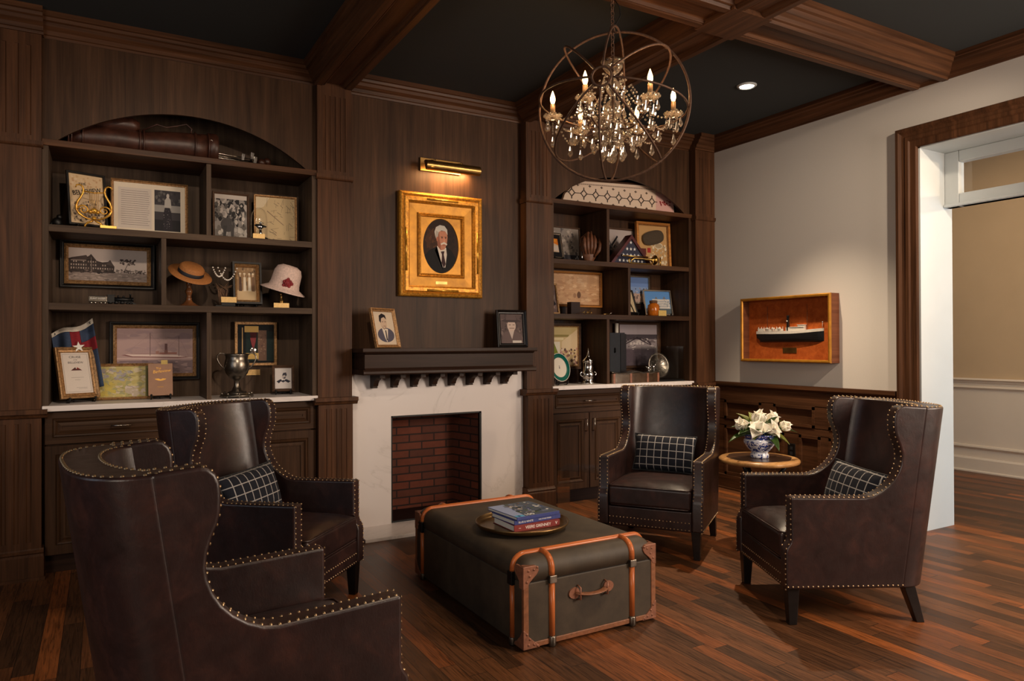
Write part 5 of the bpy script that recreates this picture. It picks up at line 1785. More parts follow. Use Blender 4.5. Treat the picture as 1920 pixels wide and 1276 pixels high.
# --- above the mantel
def p_port(p):
    p.rect(0, 0, 1, 1, (200, 136, 36))
def portrait():
    w, h = .643, .732
    t = thing('portrait_painting', 'large gilt framed oval portrait of a white haired man above the mantel', 'painting', (2.104, 4.6995, 1.588))
    d = .045
    MB().sweep_rect(w, h, [(0, 0), (0, -d * .8), (.008, -d), (.018, -d * 1.08), (.030, -d * .9), (.040, -d * 1.1), (.062, -d * 1.12), (.070, -d * .85), (.076, -d * .7), (.078, -.012), (.078, 0)]).build('frame', M['gilt'], t)
    for (x0, x1, z0, z1) in ((-.13, .13, h - .060, h - .030), (-.13, .13, .030, .060), (-w / 2 + .030, -w / 2 + .060, h / 2 - .20, h / 2 + .12), (w / 2 - .060, w / 2 - .030, h / 2 - .20, h / 2 + .12)):
        hor = (x1 - x0) > (z1 - z0)
        zc, xc = (z0 + z1) / 2, (x0 + x1) / 2
        P = [(x0 + .01, -d * 1.08, zc), (x1 - .01, -d * 1.08, zc)] if hor else [(xc, -d * 1.08, z0 + .01), (xc, -d * 1.08, z1 - .01)]
        MB().tube(P, .0085, 8).build('ornament', M['gold'], t)
    MB().sweep_rect(w - .15, h - .15, [(0, -.010), (0, -.022), (.066, -.018), (.066, -.010)], z0=.075).build('liner', M['giltflat'], t)
    MB().sweep_rect(w - .28, h - .28, [(0, -.010), (0, -.028), (.008, -.036), (.014, -.030), (.020, -.034), (.026, -.022), (.026, -.010)], z0=.14).build('inner_moulding', M['gilt'], t)
    iw, ih = w - .32, h - .32
    m = MB()
    n = 48
    cz = h / 2
    rx, rz = .139, .196
    vs = [(rx * math.cos(2 * PI * k / n), -.018, cz + rz * math.sin(2 * PI * k / n)) for k in range(n)]
    sq = []
    for k in range(n):
        a = 2 * PI * k / n
        c, s = math.cos(a), math.sin(a)
        q_ = min((iw / 2 + .01) / max(abs(c), 1e-6), (ih / 2 + .01) / max(abs(s), 1e-6))
        sq.append((q_ * c, -.018, cz + q_ * s))
    m.add(vs + sq, [(k, (k + 1) % n, n + (k + 1) % n, n + k) for k in range(n)])
    m.add([(v[0], v[1], v[2]) for v in vs] + [(v[0] * .985, -.011, cz + (v[2] - cz) * .985) for v in vs], [(k, (k + 1) % n, n + (k + 1) % n, n + k) for k in range(n)])
    m.build('spandrel', M['giltflat'], t)
    p = Pic(.30, .42, -.0112, cz - .21)
    p.ell(.5, .5, .49, .49, (46, 29, 20), 48)
    p.blobs(60, .15, .45, .45, .80, .07, [(84, 52, 28), (70, 42, 24), (58, 36, 22)], 1.1)
    p.blobs(40, .55, .40, .85, .85, .06, [(34, 22, 17), (40, 26, 19)], 1)
    def clip(pts, c):
        o = []
        for x, z in pts:
            e = ((x - .5) / .47) ** 2 + ((z - .5) / .48) ** 2
            if e > 1:
                e = e ** .5
                x, z = .5 + (x - .5) / e, .5 + (z - .5) / e
            o.append((x, z))
        p.poly(o, c)
    clip([(.08, .32), (.20, .42), (.34, .47), (.42, .50), (.56, .42), (.66, .50), (.80, .42), (.92, .28), (.80, .12), (.6, .02), (.40, .02), (.2, .12)], (13, 11, 13))
    clip([(.40, .50), (.45, .36), (.56, .14), (.62, .14), (.66, .36), (.64, .48)], (222, 212, 200))
    clip([(.40, .50), (.34, .44), (.46, .30), (.57, .08), (.52, .06), (.30, .34)], (9, 8, 10))
    clip([(.66, .50), (.72, .42), (.66, .28), (.60, .08), (.66, .08), (.80, .36)], (8, 7, 9))
    clip([(.50, .41), (.60, .42), (.58, .36), (.63, .20), (.58, .13), (.52, .22), (.53, .36)], (58, 34, 38))
    SK, SH = (190, 130, 104), (146, 92, 72)
    p.poly([(.40, .66), (.42, .50), (.50, .43), (.60, .45), (.66, .54), (.68, .66), (.66, .76), (.42, .76)], SK)
    p.poly([(.40, .66), (.42, .50), (.50, .43), (.50, .52), (.47, .62), (.46, .74), (.41, .74)], SH)
    p.poly([(.36, .66), (.34, .74), (.38, .82), (.48, .86), (.60, .85), (.67, .79), (.68, .70), (.62, .76), (.52, .77), (.45, .74), (.42, .64)], (206, 200, 190))
    p.poly([(.36, .66), (.40, .60), (.43, .66), (.44, .74), (.38, .76)], (176, 168, 158))
    p.ell(.41, .62, .022, .04, (176, 108, 80))
    p.rect(.50, .655, .565, .668, (120, 84, 66)).rect(.60, .655, .66, .668, (120, 84, 66)).ell(.535, .645, .018, .010, (60, 42, 36)).ell(.63, .645, .016, .010, (60, 42, 36))
    p.poly([(.585, .66), (.62, .58), (.57, .575)], (214, 148, 114))
    p.poly([(.50, .545), (.59, .575), (.67, .545), (.66, .52), (.59, .545), (.51, .52)], (220, 212, 200))
    p.rect(.55, .515, .63, .522, (130, 66, 54))
    p.m.build('canvas', M['prt'], t)
    MB().box(-.045, .045, -.0235, -.022, .092, .112).build('name_plate', M['brassold'], t)
portrait()
pl = thing('picture_light', 'brass picture light above the oval portrait', 'lamp', (2.104, 4.70, 2.445))
MB().box(-.158, .158, -.018, 0, .034, .128).build('back_plate', M['brassold'], pl, bevel=.003)
for x in (-.10, .11):
    MB().tube([(x, -.015, .085), (x, -.06, .10), (x + .02, -.105, .095)], .006, 8).build('arm', M['brassold'], pl)
m = MB()
angs = [60 + 15 * k for k in range(14)]
outer = [(-.112 + .036 * math.cos(R(a)), .052 + .036 * math.sin(R(a))) for a in angs]
inner = [(-.112 + .033 * math.cos(R(a)), .052 + .033 * math.sin(R(a))) for a in angs]
m.prism(outer + inner[::-1], -.21, .21, 'x')
for x in (-.21, .207):
    m.prism(outer, x, x + .003, 'x')
shade = m.build('shade', M['brassold'], pl)
shade.location = (.05, 0, 0)
MB().tube([(-.19, -.106, .054), (.19, -.106, .054)], .010, 10).build('bulb', M['tubeglow'], pl, loc=(.05, 0, 0))
light('picture_light_glow', 'AREA', (2.150, 4.612, 2.488), 4.6, (1.0, 0.58, 0.24), (2.12, 4.72, 2.25), shape='RECTANGLE', size=.36, size_y=.03)
def p_manL(p):
    p.rect(0, 0, 1, 1, (206, 190, 170))
    p.ell(.52, .30, .42, .22, (84, 82, 98)).poly([(.36, .50), (.66, .48), (.58, .20), (.52, .08), (.44, .22)], (216, 206, 192)).rect(.50, .14, .56, .44, (60, 58, 66))
    p.ell(.48, .66, .17, .19, (196, 172, 152)).poly([(.28, .72), (.30, .88), (.46, .95), (.62, .90), (.66, .76), (.54, .84), (.40, .80), (.34, .66)], (38, 36, 42))
    p.rect(.40, .69, .48, .705, (50, 44, 46)).rect(.54, .69, .62, .705, (50, 44, 46)).rect(.46, .56, .58, .575, (110, 84, 76)).poly([(.36, .58), (.48, .48), (.60, .56), (.56, .50), (.46, .46)], (120, 100, 92))
framed('framed_portrait', 'narrow gilt framed portrait photograph of a young man on the mantel', 'picture frame', (1.635, 4.505, 1.2268), .228, .268, p_manL, yaw=27, lean=13, fw=.022, d=.020, mat='goldframe', prof='scoop', stand=True, matt=None)
def p_manR(p):
    p.rect(0, 0, 1, 1, (92, 76, 74))
    p.blobs(60, 0, 0, 1, 1, .08, [(80, 66, 66), (108, 90, 86), (124, 106, 100), (72, 60, 60)], 1)
    p.poly([(.05, 0), (.12, .34), (.36, .44), (.62, .44), (.92, .30), (1, 0)], (104, 86, 84)).poly([(.36, .46), (.50, .14), (.62, .46)], (200, 182, 172))
    p.ell(.50, .60, .19, .20, (206, 184, 170)).poly([(.02, .76), (.30, .84), (.70, .82), (.96, .76), (.70, .72), (.30, .72)], (70, 58, 58)).poly([(.26, .80), (.32, .97), (.66, .97), (.74, .80)], (98, 82, 80))
    p.rect(.38, .62, .47, .64, (80, 62, 58)).rect(.55, .62, .64, .64, (80, 62, 58)).rect(.40, .50, .62, .53, (150, 128, 118)).rect(.52, .02, .92, .10, (206, 196, 186))
framed('framed_portrait', 'dark wood framed photograph of a man in a brimmed hat on the mantel', 'picture frame', (2.618, 4.56, 1.2268), .240, .276, p_manR, yaw=-6, lean=7, fw=.030, d=.022, mat='blackframe', prof='scoop', stand=True)

# --- golf bag in the left arch
gb = thing('golf_bag', 'old brown leather golf bag lying on top of the left bookcase', 'golf bag', (.235, 4.79, 2.3785))
def bagring(x, ry, rz, zc, n=18):
    return [(x, ry * math.cos(2 * PI * k / n), zc + rz * math.sin(2 * PI * k / n)) for k in range(n)]
def loft(rings, caps=True):
    m = MB()
    n = len(rings[0])
    vs = [p for r_ in rings for p in r_]
    fs = [(i * n + k, i * n + (k + 1) % n, (i + 1) * n + (k + 1) % n, (i + 1) * n + k) for i in range(len(rings) - 1) for k in range(n)]
    if caps:
        fs += [tuple(range(n)), tuple((len(rings) - 1) * n + k for k in range(n))]
    return m.add(vs, fs, None, True)
loft([bagring(-.40, .062, .062, .072), bagring(-.33, .066, .066, .074), bagring(-.30, .070, .070, .076), bagring(-.15, .078, .074, .080), bagring(-.02, .072, .068, .076), bagring(.10, .080, .080, .086), bagring(.22, .084, .084, .090), bagring(.34, .088, .088, .094)], True).build('bag_body', M['oldleather'], gb)
m = MB()
for x, r_, zc in ((-.40, .066, .072), (-.385, .068, .072), (-.33, .069, .074), (-.04, .077, .077), (-.02, .077, .077), (.26, .089, .091), (.335, .092, .094)):
    MB().tube([(x, r_ * math.cos(2 * PI * k / 20), zc + r_ * math.sin(2 * PI * k / 20)) for k in range(20)], .006, 6, closed=True).build('band', M['oldleather'], gb)
loft([bagring(-.28, .03, .03, .16), bagring(-.25, .045, .042, .168), bagring(-.08, .05, .046, .176), bagring(-.04, .03, .03, .172)], True).build('pocket', M['oldleather'], gb)
m = MB().tube([(-.03, -.02, .15), (.05, -.05, .19), (.10, -.05, .178), (.17, -.05, .20), (.21, -.05, .215), (.24, -.05, .19), (.235, -.05, .165)], .0045, 6)
m.build('strap', M['oldleather'], gb)
m = MB().lathe([(.085, 0), (.094, .01), (.094, .045), (.086, .055)], 24, M=Matrix.Translation((.335, 0, .095)) @ Matrix.Rotation(R(90), 4, 'Y'), cap=False)
m.build('collar', M['oldleather'], gb)
m = MB()
for z in (.085, .118):
    m.tube([(.345 + .01 * math.cos(2 * PI * k / 10), -.090 + .002, z + .012 * math.sin(2 * PI * k / 10)) for k in range(10)], .0022, 5, closed=True)
m.build('buckle', M['steel'], gb)
for k, (y, z, L, typ) in enumerate(((-.05, .050, .62, 0), (-.03, .075, .55, 0), (-.055, .088, .60, 0), (.0, .06, .66, 1), (.03, .09, .70, 1))):
    t = thing('golf_club', 'golf club head poking out of the leather golf bag', 'golf club', (.235, 4.79, 2.3785), 0, 'golf clubs in the leather bag')
    xe = L - .02
    MB().tube([(.05, y * .6, z), (xe, y, z * .55)], .004, 6).build('shaft', M['steel'], t)
    if typ == 0:
        MB().prism([(xe - .008, -.012 + z * .55), (xe + .008, -.010 + z * .55), (xe + .016, .030 + z * .55), (xe - .004, .034 + z * .55)], y - .045, y + .006, 'y').build('head', M['silver'], t, bevel=.002)
    else:
        MB().ball((xe + .01, y - .02, z * .55 + .006), .034, 10, 7, sc=(.8, 1.2, .8)).build('head', M['oldleather'], t)
# --- embroidered chest in the right arch
ex = thing('embroidered_panel_box', 'arched wooden box faced with embroidered cream textile on top of the right bookcase', 'textile box', (3.783, 4.75, 2.3785))
out = [(-.595, 0), (-.565, .075), (-.47, .165), (-.41, .195), (.37, .235), (.46, .205), (.585, .120), (.598, 0)]
MB().prism([(x * 1.015, z * 1.08 + .0) for x, z in out], .006, .17, 'y').build('box', W['walnut_x'], ex)
m = MB()
m.prism(out, -.004, .006, 'y', lin((222, 196, 172)))
def onf(x0, z0, x1, z1, c, k):
    m.add([(x0, -.0045 - k, z0), (x1, -.0045 - k, z0), (x1, -.0045 - k, z1), (x0, -.0045 - k, z1)], [(0, 1, 2, 3)], lin(c))
m.add([(.385, -.0046, .002), (.594, -.0046, .002), (.581, -.0046, .118), (.46, -.0046, .200), (.385, -.0046, .205)], [(0, 1, 2, 3, 4)], lin((214, 168, 158)))
DK = (58, 46, 42)
def sl(x):
    return .098 + x * .008
for k in range(8):
    x = -.50 + k * .120
    z = sl(x)
    for a in range(5):
        for s in (-1, 1):
            q_ = .030 - a * .0075
            onf(x + s * (a * .0075) - .0052, z + q_ - .0052, x + s * (a * .0075) + .0052, z + q_ + .0052, DK, .0002)
            onf(x + s * (a * .0075) - .0052, z - q_ - .0052, x + s * (a * .0075) + .0052, z - q_ + .0052, DK, .0002)
    onf(x - .005, z + .034, x + .005, z + .050, DK, .0003)
    onf(x - .005, z - .050, x + .005, z - .034, DK, .0003)
    onf(x - .058, z - .003, x - .036, z + .003, DK, .0002)
    onf(x + .034, z - .003, x + .062, z + .003, DK, .0002)
    if x < .28:
        for s in (-1, 1):
            zz = z + s * .066
            onf(x + .056, zz - .010, x + .064, zz + .010, (84, 66, 58), .0002)
            onf(x + .046, zz - .003, x + .074, zz + .003, (84, 66, 58), .0002)
for k in range(70):
    x = -.44 + k * .0117
    z = .185 + x * .045
    onf(x, z, x + .006, z + .010, (92, 74, 64), .0002)
    onf(x, .008, x + .006, .018, (92, 74, 64), .0002)
for k in range(22):
    x, z = .42 + rnd.uniform(0, .13), .075 + rnd.uniform(-.012, .045)
    onf(x, z, x + rnd.uniform(.006, .02), z + rnd.uniform(.004, .016), (146, 44, 46), .0003)
m.build('textile', M['textile'], ex)

# --- right bookcase, top shelf
def p_small(p):
    p.rect(0, 0, 1, 1, (24, 22, 24)).rect(.24, .20, .76, .82, (206, 178, 150)).poly([(.24, .62), (.76, .52), (.76, .82), (.24, .82)], (214, 120, 40)).rect(.30, .66, .6, .78, (226, 150, 50)).rect(.28, .26, .72, .48, (206, 190, 176))
framed('framed_card', 'small black and silver frame with a bright orange card on the top right shelf', 'picture frame', (3.155, 4.77, S1 + .02), .140, .212, p_small, yaw=8, lean=12, fw=.016, d=.016, mat='steel', prof='step', stand=True)
easel('black easel under the small orange card frame', (3.155, 4.775, S1), .045, 8)
def p_sheet(p):
    p.rect(0, 0, 1, 1, (150, 138, 128))
    p.blobs(70, 0, .25, 1, 1, .07, [(120, 110, 104), (166, 152, 142), (96, 88, 86), (186, 172, 160)], .9)
    p.rect(0, 0, 1, .24, (60, 58, 62)).blobs(24, .02, .02, .98, .24, .06, [(150, 146, 146), (44, 44, 50), (190, 186, 182)], .5)
framed('framed_clipping', 'grey clipping frame standing behind the small orange card frame', 'picture frame', (3.345, 4.95, S1), .33, .315, p_sheet, lean=3, fw=.012, d=.014, mat='brownframe', prof='plain')
bc2 = thing('blue_box', 'small dull blue box at the left edge of the top right shelf', 'box', (3.098, 4.86, S1))
MB().box(-.055, .055, -.02, .02, 0, .13).build('box', M['flagblue'], bc2, bevel=.002)
# baseball glove on a stand
gl = thing('baseball_glove', 'old brown baseball glove standing on the top right shelf', 'baseball glove', (3.485, 4.79, S1 + .012), R(-24))
m = MB()
def pad(u, v):
    a = 2 * PI * u
    z = .235 * v
    r_ = .074 * (math.sin(PI * (.12 + .83 * v)) ** .8)
    return (r_ * math.cos(a), .034 * math.sin(a) * (.5 + .6 * math.sin(PI * min(1, v + .1))), z)
m.grid(pad, 20, 12, closeu=True)
m.build('palm', M['glove'], gl)
for k, x in enumerate((-.045, -.016, .014, .042)):
    z1 = (.205, .240, .245, .215)[k]
    MB().tube([(x * .7, -.030, .06), (x, -.040, .12), (x * 1.05, -.036, .18), (x * .95, -.020, z1)], [.010, .015, .015, .008], 8).build('finger', M['glove'], gl)
MB().tube([(.04, -.03, .04), (.075, -.045, .09), (.086, -.040, .14), (.080, -.025, .185)], [.010, .017, .016, .008], 8).build('thumb', M['glove'], gl)
MB().tube([(-.075, .0, .13), (-.06, .02, .2), (0, .03, .25), (.06, .02, .2), (.088, -.02, .13)], .007, 6).build('lacing', M['glove'], gl)
gs = thing('glove_stand', 'small clear and silver stand under the baseball glove', 'stand', (3.480, 4.785, S1), R(-24))
MB().box(-.06, .06, -.05, .05, 0, .006).build('base', M['pewter'], gs)
MB().tube([(-.07, -.052, .006), (-.068, -.05, .09)], .008, 8).build('post', M['silver'], gs)
def p_rifle(p):
    p.rect(0, 0, 1, 1, (176, 162, 156))
    p.blobs(40, 0, .05, .45, .55, .09, [(80, 78, 82), (110, 106, 108), (56, 54, 58), (146, 138, 134)], .8)
    p.poly([(.02, .42), (.06, .38), (.42, .80), (.38, .84)], (40, 36, 38)).poly([(.02, .78), (.05, .80), (.20, .5), (.16, .5)], (90, 86, 88))
framed('framed_photograph', 'pale photograph frame standing behind the folded flag case', 'picture frame', (3.940, 4.95, S1), .325, .350, p_rifle, lean=2, fw=.018, d=.016, mat='brownframe', prof='step')
# folded flag in its triangular case
fc = thing('flag_case', 'triangular mahogany case holding a folded star flag', 'flag case', (3.900, 4.79, S1))
A, Bp, Cp = (-.235, 0), (.235, 0), (0, .262)
def tri(k):
    g = (0, .088)
    return [(g[0] + (x - g[0]) * k, g[1] + (z - g[1]) * k) for x, z in (A, Bp, Cp)]
m = MB()
o_, i_ = tri(1.0), tri(.80)
for k in range(3):
    k2 = (k + 1) % 3
    m.prism([o_[k], o_[k2], i_[k2], i_[k]], -.045, .045, 'y')
m.build('case', M['mahog'], fc)
MB().prism(i_, -.002, .04, 'y').build('back', M['mahog'], fc)
MB().prism(tri(.82), -.040, -.0385, 'y').build('glass_pane', M['glass'], fc)
ff = thing('folded_flag', 'folded navy flag with rows of white stars behind the glass of the triangular case', 'flag', (3.900, 4.79, S1))
MB().prism(tri(.79), -.030, -.003, 'y').build('cloth', M['flagnavy'], ff, bevel=.004)
m = MB()
for z, n_ in ((.195, 1), (.140, 3), (.087, 5), (.040, 7)):
    for k in range(n_):
        x = (k - (n_ - 1) / 2) * .040
        pts = [(x + (.015 if q_ % 2 == 0 else .006) * math.sin(2 * PI * q_ / 10), z + (.015 if q_ % 2 == 0 else .006) * math.cos(2 * PI * q_ / 10)) for q_ in range(10)]
        m.prism(pts, -.0325, -.0295, 'y')
m.build('stars', M['whiteink'], ff)
# bugle
bg = thing('bugle', 'brass bugle lying in front of the folded flag case', 'bugle', (3.93, 4.69, S1 + .004))
m = MB()
m.tube([(-.17, 0, .066), (.10, 0, .066)], .006, 8)
m.tube([(-.10, -.012, .046), (-.12, -.012, .034), (-.118, -.012, .012), (-.09, -.012, .006), (.12, -.012, .006), (.145, -.012, .02), (.14, -.012, .046), (.11, -.006, .05), (-.05, 0, .05), (-.075, .01, .035), (-.07, .012, .012), (-.04, .012, .006), (.05, .012, .006)], .0062, 8)
m.build('tubing', M['brass'], bg)
MB().lathe([(.007, 0), (.009, .04), (.014, .075), (.026, .100), (.042, .112), (.040, .112), (.024, .098), (.012, .07)], 24, M=Matrix.Translation((.06, 0, .046)) @ Matrix.Rotation(R(90), 4, 'Y'), cap=False).build('bell', M['brass'], bg)
MB().lathe([(.006, 0), (.010, -.006), (.011, -.014), (.005, -.012)], 14, M=Matrix.Translation((-.17, 0, .066)) @ Matrix.Rotation(R(90), 4, 'Y'), cap=False).build('mouthpiece', M['silver'], bg)
def p_cap(p):
    p.rect(0, 0, 1, 1, (186, 146, 96))
    p.blobs(60, .40, .04, .96, .52, .05, [(206, 190, 160), (172, 156, 130), (220, 204, 176), (150, 128, 100)], 1)
    p.rect(.30, .32, .42, .44, (160, 50, 44)).rect(.08, .26, .26, .42, (96, 46, 40))
    p.ell(.70, .50, .15, .08, (206, 192, 166)).ell(.70, .50, .12, .055, (166, 146, 116))
tq = framed('shadow_box', 'large golden wood shadow box with a flat wool cap inside, next to the bugle', 'shadow box', (4.250, 4.88, S1), .362, .412, p_cap, yaw=-5, lean=3, fw=.022, d=.03, mat='orangewood', prof='plain', lip=(.008, 'goldframe'), pdepth=.3)
cp_ = thing('flat_cap', 'dark olive wool cap mounted in the golden shadow box', 'cap', (4.242, 4.862, S1), (R(-3), 0, R(-5)))
Mr = Matrix.Rotation(R(-14), 4, 'Y')
m = MB()
m.grid(lambda u, v: tuple(Mr @ Vector(((2 * u - 1) * .115 * (1 - .12 * (2 * v - 1) ** 2), -.012 - .016 * (1 - (2 * u - 1) ** 4) * (1 - (2 * v - 1) ** 4), (2 * v - 1) * .062 * (1 - .35 * abs(2 * u - 1) ** 3))) + Vector((0, 0, .275))), 14, 10)
m.build('cap_body', M['tweed'], cp_)
MB().tube([(.0, -.016, .015), (.002, -.016, .10)], .006, 8).build('badge_pin', M['brass'], cp_, loc=(.06, 0, 0))

# --- right bookcase, middle shelf
def p_parch(p):
    p.rect(0, 0, 1, 1, (206, 160, 118))
    p.blobs(150, 0, 0, 1, 1, .06, [(214, 170, 126), (196, 150, 108), (222, 182, 140), (188, 140, 102)], .9)
    for x0 in (.06, .28, .46, .64, .80):
        p.lines(14, x0, .50, x0 + .15, .92, .009, (176, 136, 102), .3)
    p.lines(9, .08, .10, .92, .42, .009, (182, 142, 106), .2)
    p.rect(.02, .455, .98, .462, (170, 126, 92))
    p.ell(.675, .32, .030, .11, (108, 76, 56)).ell(.61, .30, .024, .08, (166, 124, 92))
framed('framed_document', 'wide golden framed parchment document on the middle right shelf', 'picture frame', (3.405, BK, 1.563), .705, .302, p_parch, fw=.018, d=.03, mat='orangewood', prof='step', lip=(.006, 'goldframe'))
def p_man3(p):
    p.rect(0, 0, 1, 1, (120, 100, 94)).blobs(20, 0, .5, 1, 1, .12, [(140, 122, 112), (90, 76, 72), (168, 150, 138)], 1)
    p.poly([(.10, .30), (.30, .66), (.60, .64), (.95, .30), (.6, .22)], (30, 30, 38)).ell(.46, .76, .13, .10, (196, 168, 150)).poly([(.40, .62), (.55, .62), (.48, .46)], (220, 212, 204)).ell(.62, .20, .16, .07, (196, 160, 146)).rect(0, 0, 1, .12, (104, 84, 80))
framed('framed_photograph', 'narrow tan framed photograph of a seated person leaning before the parchment document', 'picture frame', (3.120, 4.80, S2), .155, .256, p_man3, lean=10, yaw=6, fw=.016, d=.016, mat='goldframe', prof='plain', stand=True)
wb = thing('wooden_block', 'small brown block resting on the parchment frame ledge', 'block', (3.370, 4.85, S2))
MB().box(-.045, .045, -.03, .03, 0, .108).build('block', W['dark_x'], wb, bevel=.002)
eg = thing('eyeglasses', 'thin wire eyeglasses lying on the middle right shelf', 'glasses', (3.412, 4.71, S2 + .0035), R(12))
for s in (-1, 1):
    m = MB().tube([(s * .026 + .019 * math.cos(2 * PI * k / 16), .0, .014 + .015 * math.sin(2 * PI * k / 16)) for k in range(16)], .0018, 5, closed=True)
    m.build('rim', M['brass'], eg)
MB().tube([(-.008, 0, .018), (0, 0, .022), (.008, 0, .018)], .0016, 5).build('bridge', M['brass'], eg)
for s in (-1, 1):
    MB().tube([(s * .045, 0, .016), (s * .046, .06, .012), (s * .046, .10, .0)], .0016, 5).build('temple', M['brass'], eg)
kn = thing('pocket_knife', 'open brass and steel folding knife on the middle right shelf', 'knife', (3.628, 4.72, S2 + .0065), R(10))
MB().tube([(-.062, 0, 0), (-.03, 0, .001), (.012, 0, .003)], [.005, .007, .005], 8).build('handle', M['brassold'], kn)
MB().tube([(.012, 0, .003), (.045, 0, .016), (.064, 0, .030)], [.005, .006, .002], 6, rz=.3).build('blade', M['silver'], kn)
def p_beach(p):
    p.rect(0, 0, 1, 1, (122, 146, 186)).rect(0, 0, 1, .35, (176, 150, 136)).rect(0, .62, 1, 1, (104, 132, 184))
    p.blobs(70, 0, .12, 1, .58, .06, [(60, 52, 54), (206, 192, 182), (96, 78, 76), (150, 126, 118), (40, 40, 48)], .5)
framed('framed_photograph', 'grey framed colour beach crowd photograph standing behind the tilted note frame', 'picture frame', (4.075, 4.93, S2 + .115), .345, .25, p_beach, lean=2, fw=.016, d=.016, mat='steel', prof='plain')
sup = thing('frame_riser', 'dark wood riser under the beach crowd photograph', 'riser', (4.075, 4.945, S2))
MB().box(-.14, .14, -.025, .025, 0, .113).build('block', W['dark_x'], sup)
def p_note(p):
    p.rect(0, 0, 1, 1, (190, 170, 136)).blobs(20, .05, .1, .95, .95, .04, [(150, 130, 100), (206, 188, 156)], 1).poly([(.52, .30), (.58, .30), (.62, .48), (.54, .5)], (60, 46, 40))
framed('framed_note', 'black framed cream note tilted back behind the shelf divider on the middle right shelf', 'picture frame', (3.925, 4.81, S2 + .02), .215, .218, p_note, lean=18, yaw=12, fw=.016, d=.016, mat='blackframe', prof='step', stand=True)
easel('black easel under the tilted cream note frame', (3.935, 4.80, S2), .06, 12)
def p_blue(p):
    p.rect(0, 0, 1, 1, (96, 142, 190)).rect(0, .55, 1, 1, (88, 136, 194)).rect(0, 0, 1, .24, (84, 96, 104))
    p.rect(.30, .24, .98, .66, (196, 192, 186)).blobs(26, .30, .26, .98, .70, .05, [(120, 124, 130), (226, 222, 214), (150, 156, 160)], .7)
    for z in (.34, .44, .54):
        p.rect(.30, z, .98, z + .018, (112, 124, 140))
    p.poly([(.40, .66), (.46, .78), (.52, .66)], (110, 112, 120)).poly([(.72, .66), (.78, .80), (.84, .66)], (110, 112, 120))
framed('framed_photograph', 'bright blue sky hotel photograph on the middle right shelf', 'picture frame', (4.280, 4.84, S2 + .012), .290, .232, p_blue, lean=12, yaw=-8, fw=.014, d=.014, mat='steel', prof='plain', stand=True)
easel('black easel under the blue sky hotel photograph', (4.31, 4.845, S2), .09, -8)
aj = thing('amber_jar', 'orange amber glass jar in front of the blue sky hotel photograph', 'jar', (4.108, 4.715, S2))
MB().lathe([(.040, 0), (.050, .01), (.052, .06), (.048, .095), (.030, .108), (.026, .112), (0, .112)], 24).build('body', M['amber'], aj)
MB().lathe([(.026, .110), (.034, .112), (.034, .132), (.02, .136), (0, .136)], 20).build('lid', M['bark'], aj)
yb = thing('small_card_box', 'small yellow card box at the foot of the amber jar', 'box', (4.158, 4.67, S2), R(-6))
MB().box(-.040, .040, -.016, .016, 0, .048).build('box', M['yellow'], yb, bevel=.001)

# --- right bookcase, counter
def p_ball(p):
    p.rect(0, 0, 1, 1, (206, 178, 130))
    for k in range(6):
        p.ell(.30, .62 + .02 * k, .60 - .07 * k, .30 - .035 * k, [(196, 168, 112), (222, 200, 150), (178, 152, 96)][k % 3]) if False else None
    p.rect(0, .80, 1, 1, (196, 172, 118)).rect(0, .74, .75, .80, (150, 132, 74)).rect(0, .66, .60, .72, (226, 206, 160))
    p.poly([(.55, .62), (1, .95), (1, .40), (.55, .40)], (222, 196, 156)).blobs(70, .40, .05, 1, .45, .05, [(96, 70, 60), (196, 150, 132), (226, 204, 178), (140, 98, 84)], .9)
    p.rect(0, .30, .5, .62, (226, 214, 190)).poly([(.22, .30), (.34, .58), (.46, .30)], (122, 132, 40)).blobs(20, 0, 0, .5, .3, .07, [(150, 110, 92), (206, 176, 148), (110, 84, 70)], 1)
framed('framed_picture', 'dark wood and gilt framed ballroom picture behind the green rimmed plate', 'picture frame', (3.295, 4.95, 1.040), .415, .382, p_ball, lean=0, fw=.022, d=.022, mat='brownframe', lip=(.010, 'goldframe'), prof='step')
rs = thing('frame_riser', 'dark wood riser under the ballroom picture', 'riser', (3.295, 4.955, S3))
MB().box(-.17, .17, -.03, .03, 0, .1145).build('block', W['dark_x'], rs)
pd = thing('display_plate', 'cream plate with wide green rim standing on the right counter', 'plate', (3.172, 4.74, S3 + .022), (R(-12), 0, R(14)))
Mp = Matrix.Translation((0, 0, .118)) @ Matrix.Rotation(R(90), 4, 'X')
MB().lathe([(0, .004), (.072, .004), (.080, .008), (.080, .003), (0, 0)], 40, M=Mp, cap=False).build('well', M['cream'], pd)
MB().lathe([(.079, .0075), (.112, .014), (.113, .010), (.08, .003)], 40, M=Mp, cap=False).build('rim', M['green'], pd)
MB().lathe([(.1115, .0142), (.1155, .0150), (.1155, .011), (.112, .0095)], 40, M=Mp, cap=False).build('edge', M['cream'], pd)
m = MB().prism([(-.006, .108), (.006, .108), (.004, .126), (-.004, .126)], -.0046, -.004, 'y').ball((0, -.0042, .131), .004, 6, 4, sc=(1, .2, 1))
m.build('emblem', M['greyink'], pd)
easel('black easel under the green rimmed plate', (3.172, 4.745, S3), .05, 14)
sm = thing('silver_trophy', 'tall silver lidded trophy with a pointed finial on the right counter', 'trophy', (3.440, 4.745, S3))
MB().lathe([(.060, 0), (.060, .012), (.050, .020), (.046, .034), (.050, .05), (.054, .065), (.055, .085), (.048, .100), (.044, .105), (.043, .170), (.046, .176), (0, .178)], 32).build('body', M['silver'], sm)
MB().lathe([(.046, .177), (.046, .190), (.034, .205), (.020, .216), (.016, .224), (.010, .232), (.008, .250), (.004, .262), (.003, .288), (0, .293)], 24).build('lid', M['silver'], sm)
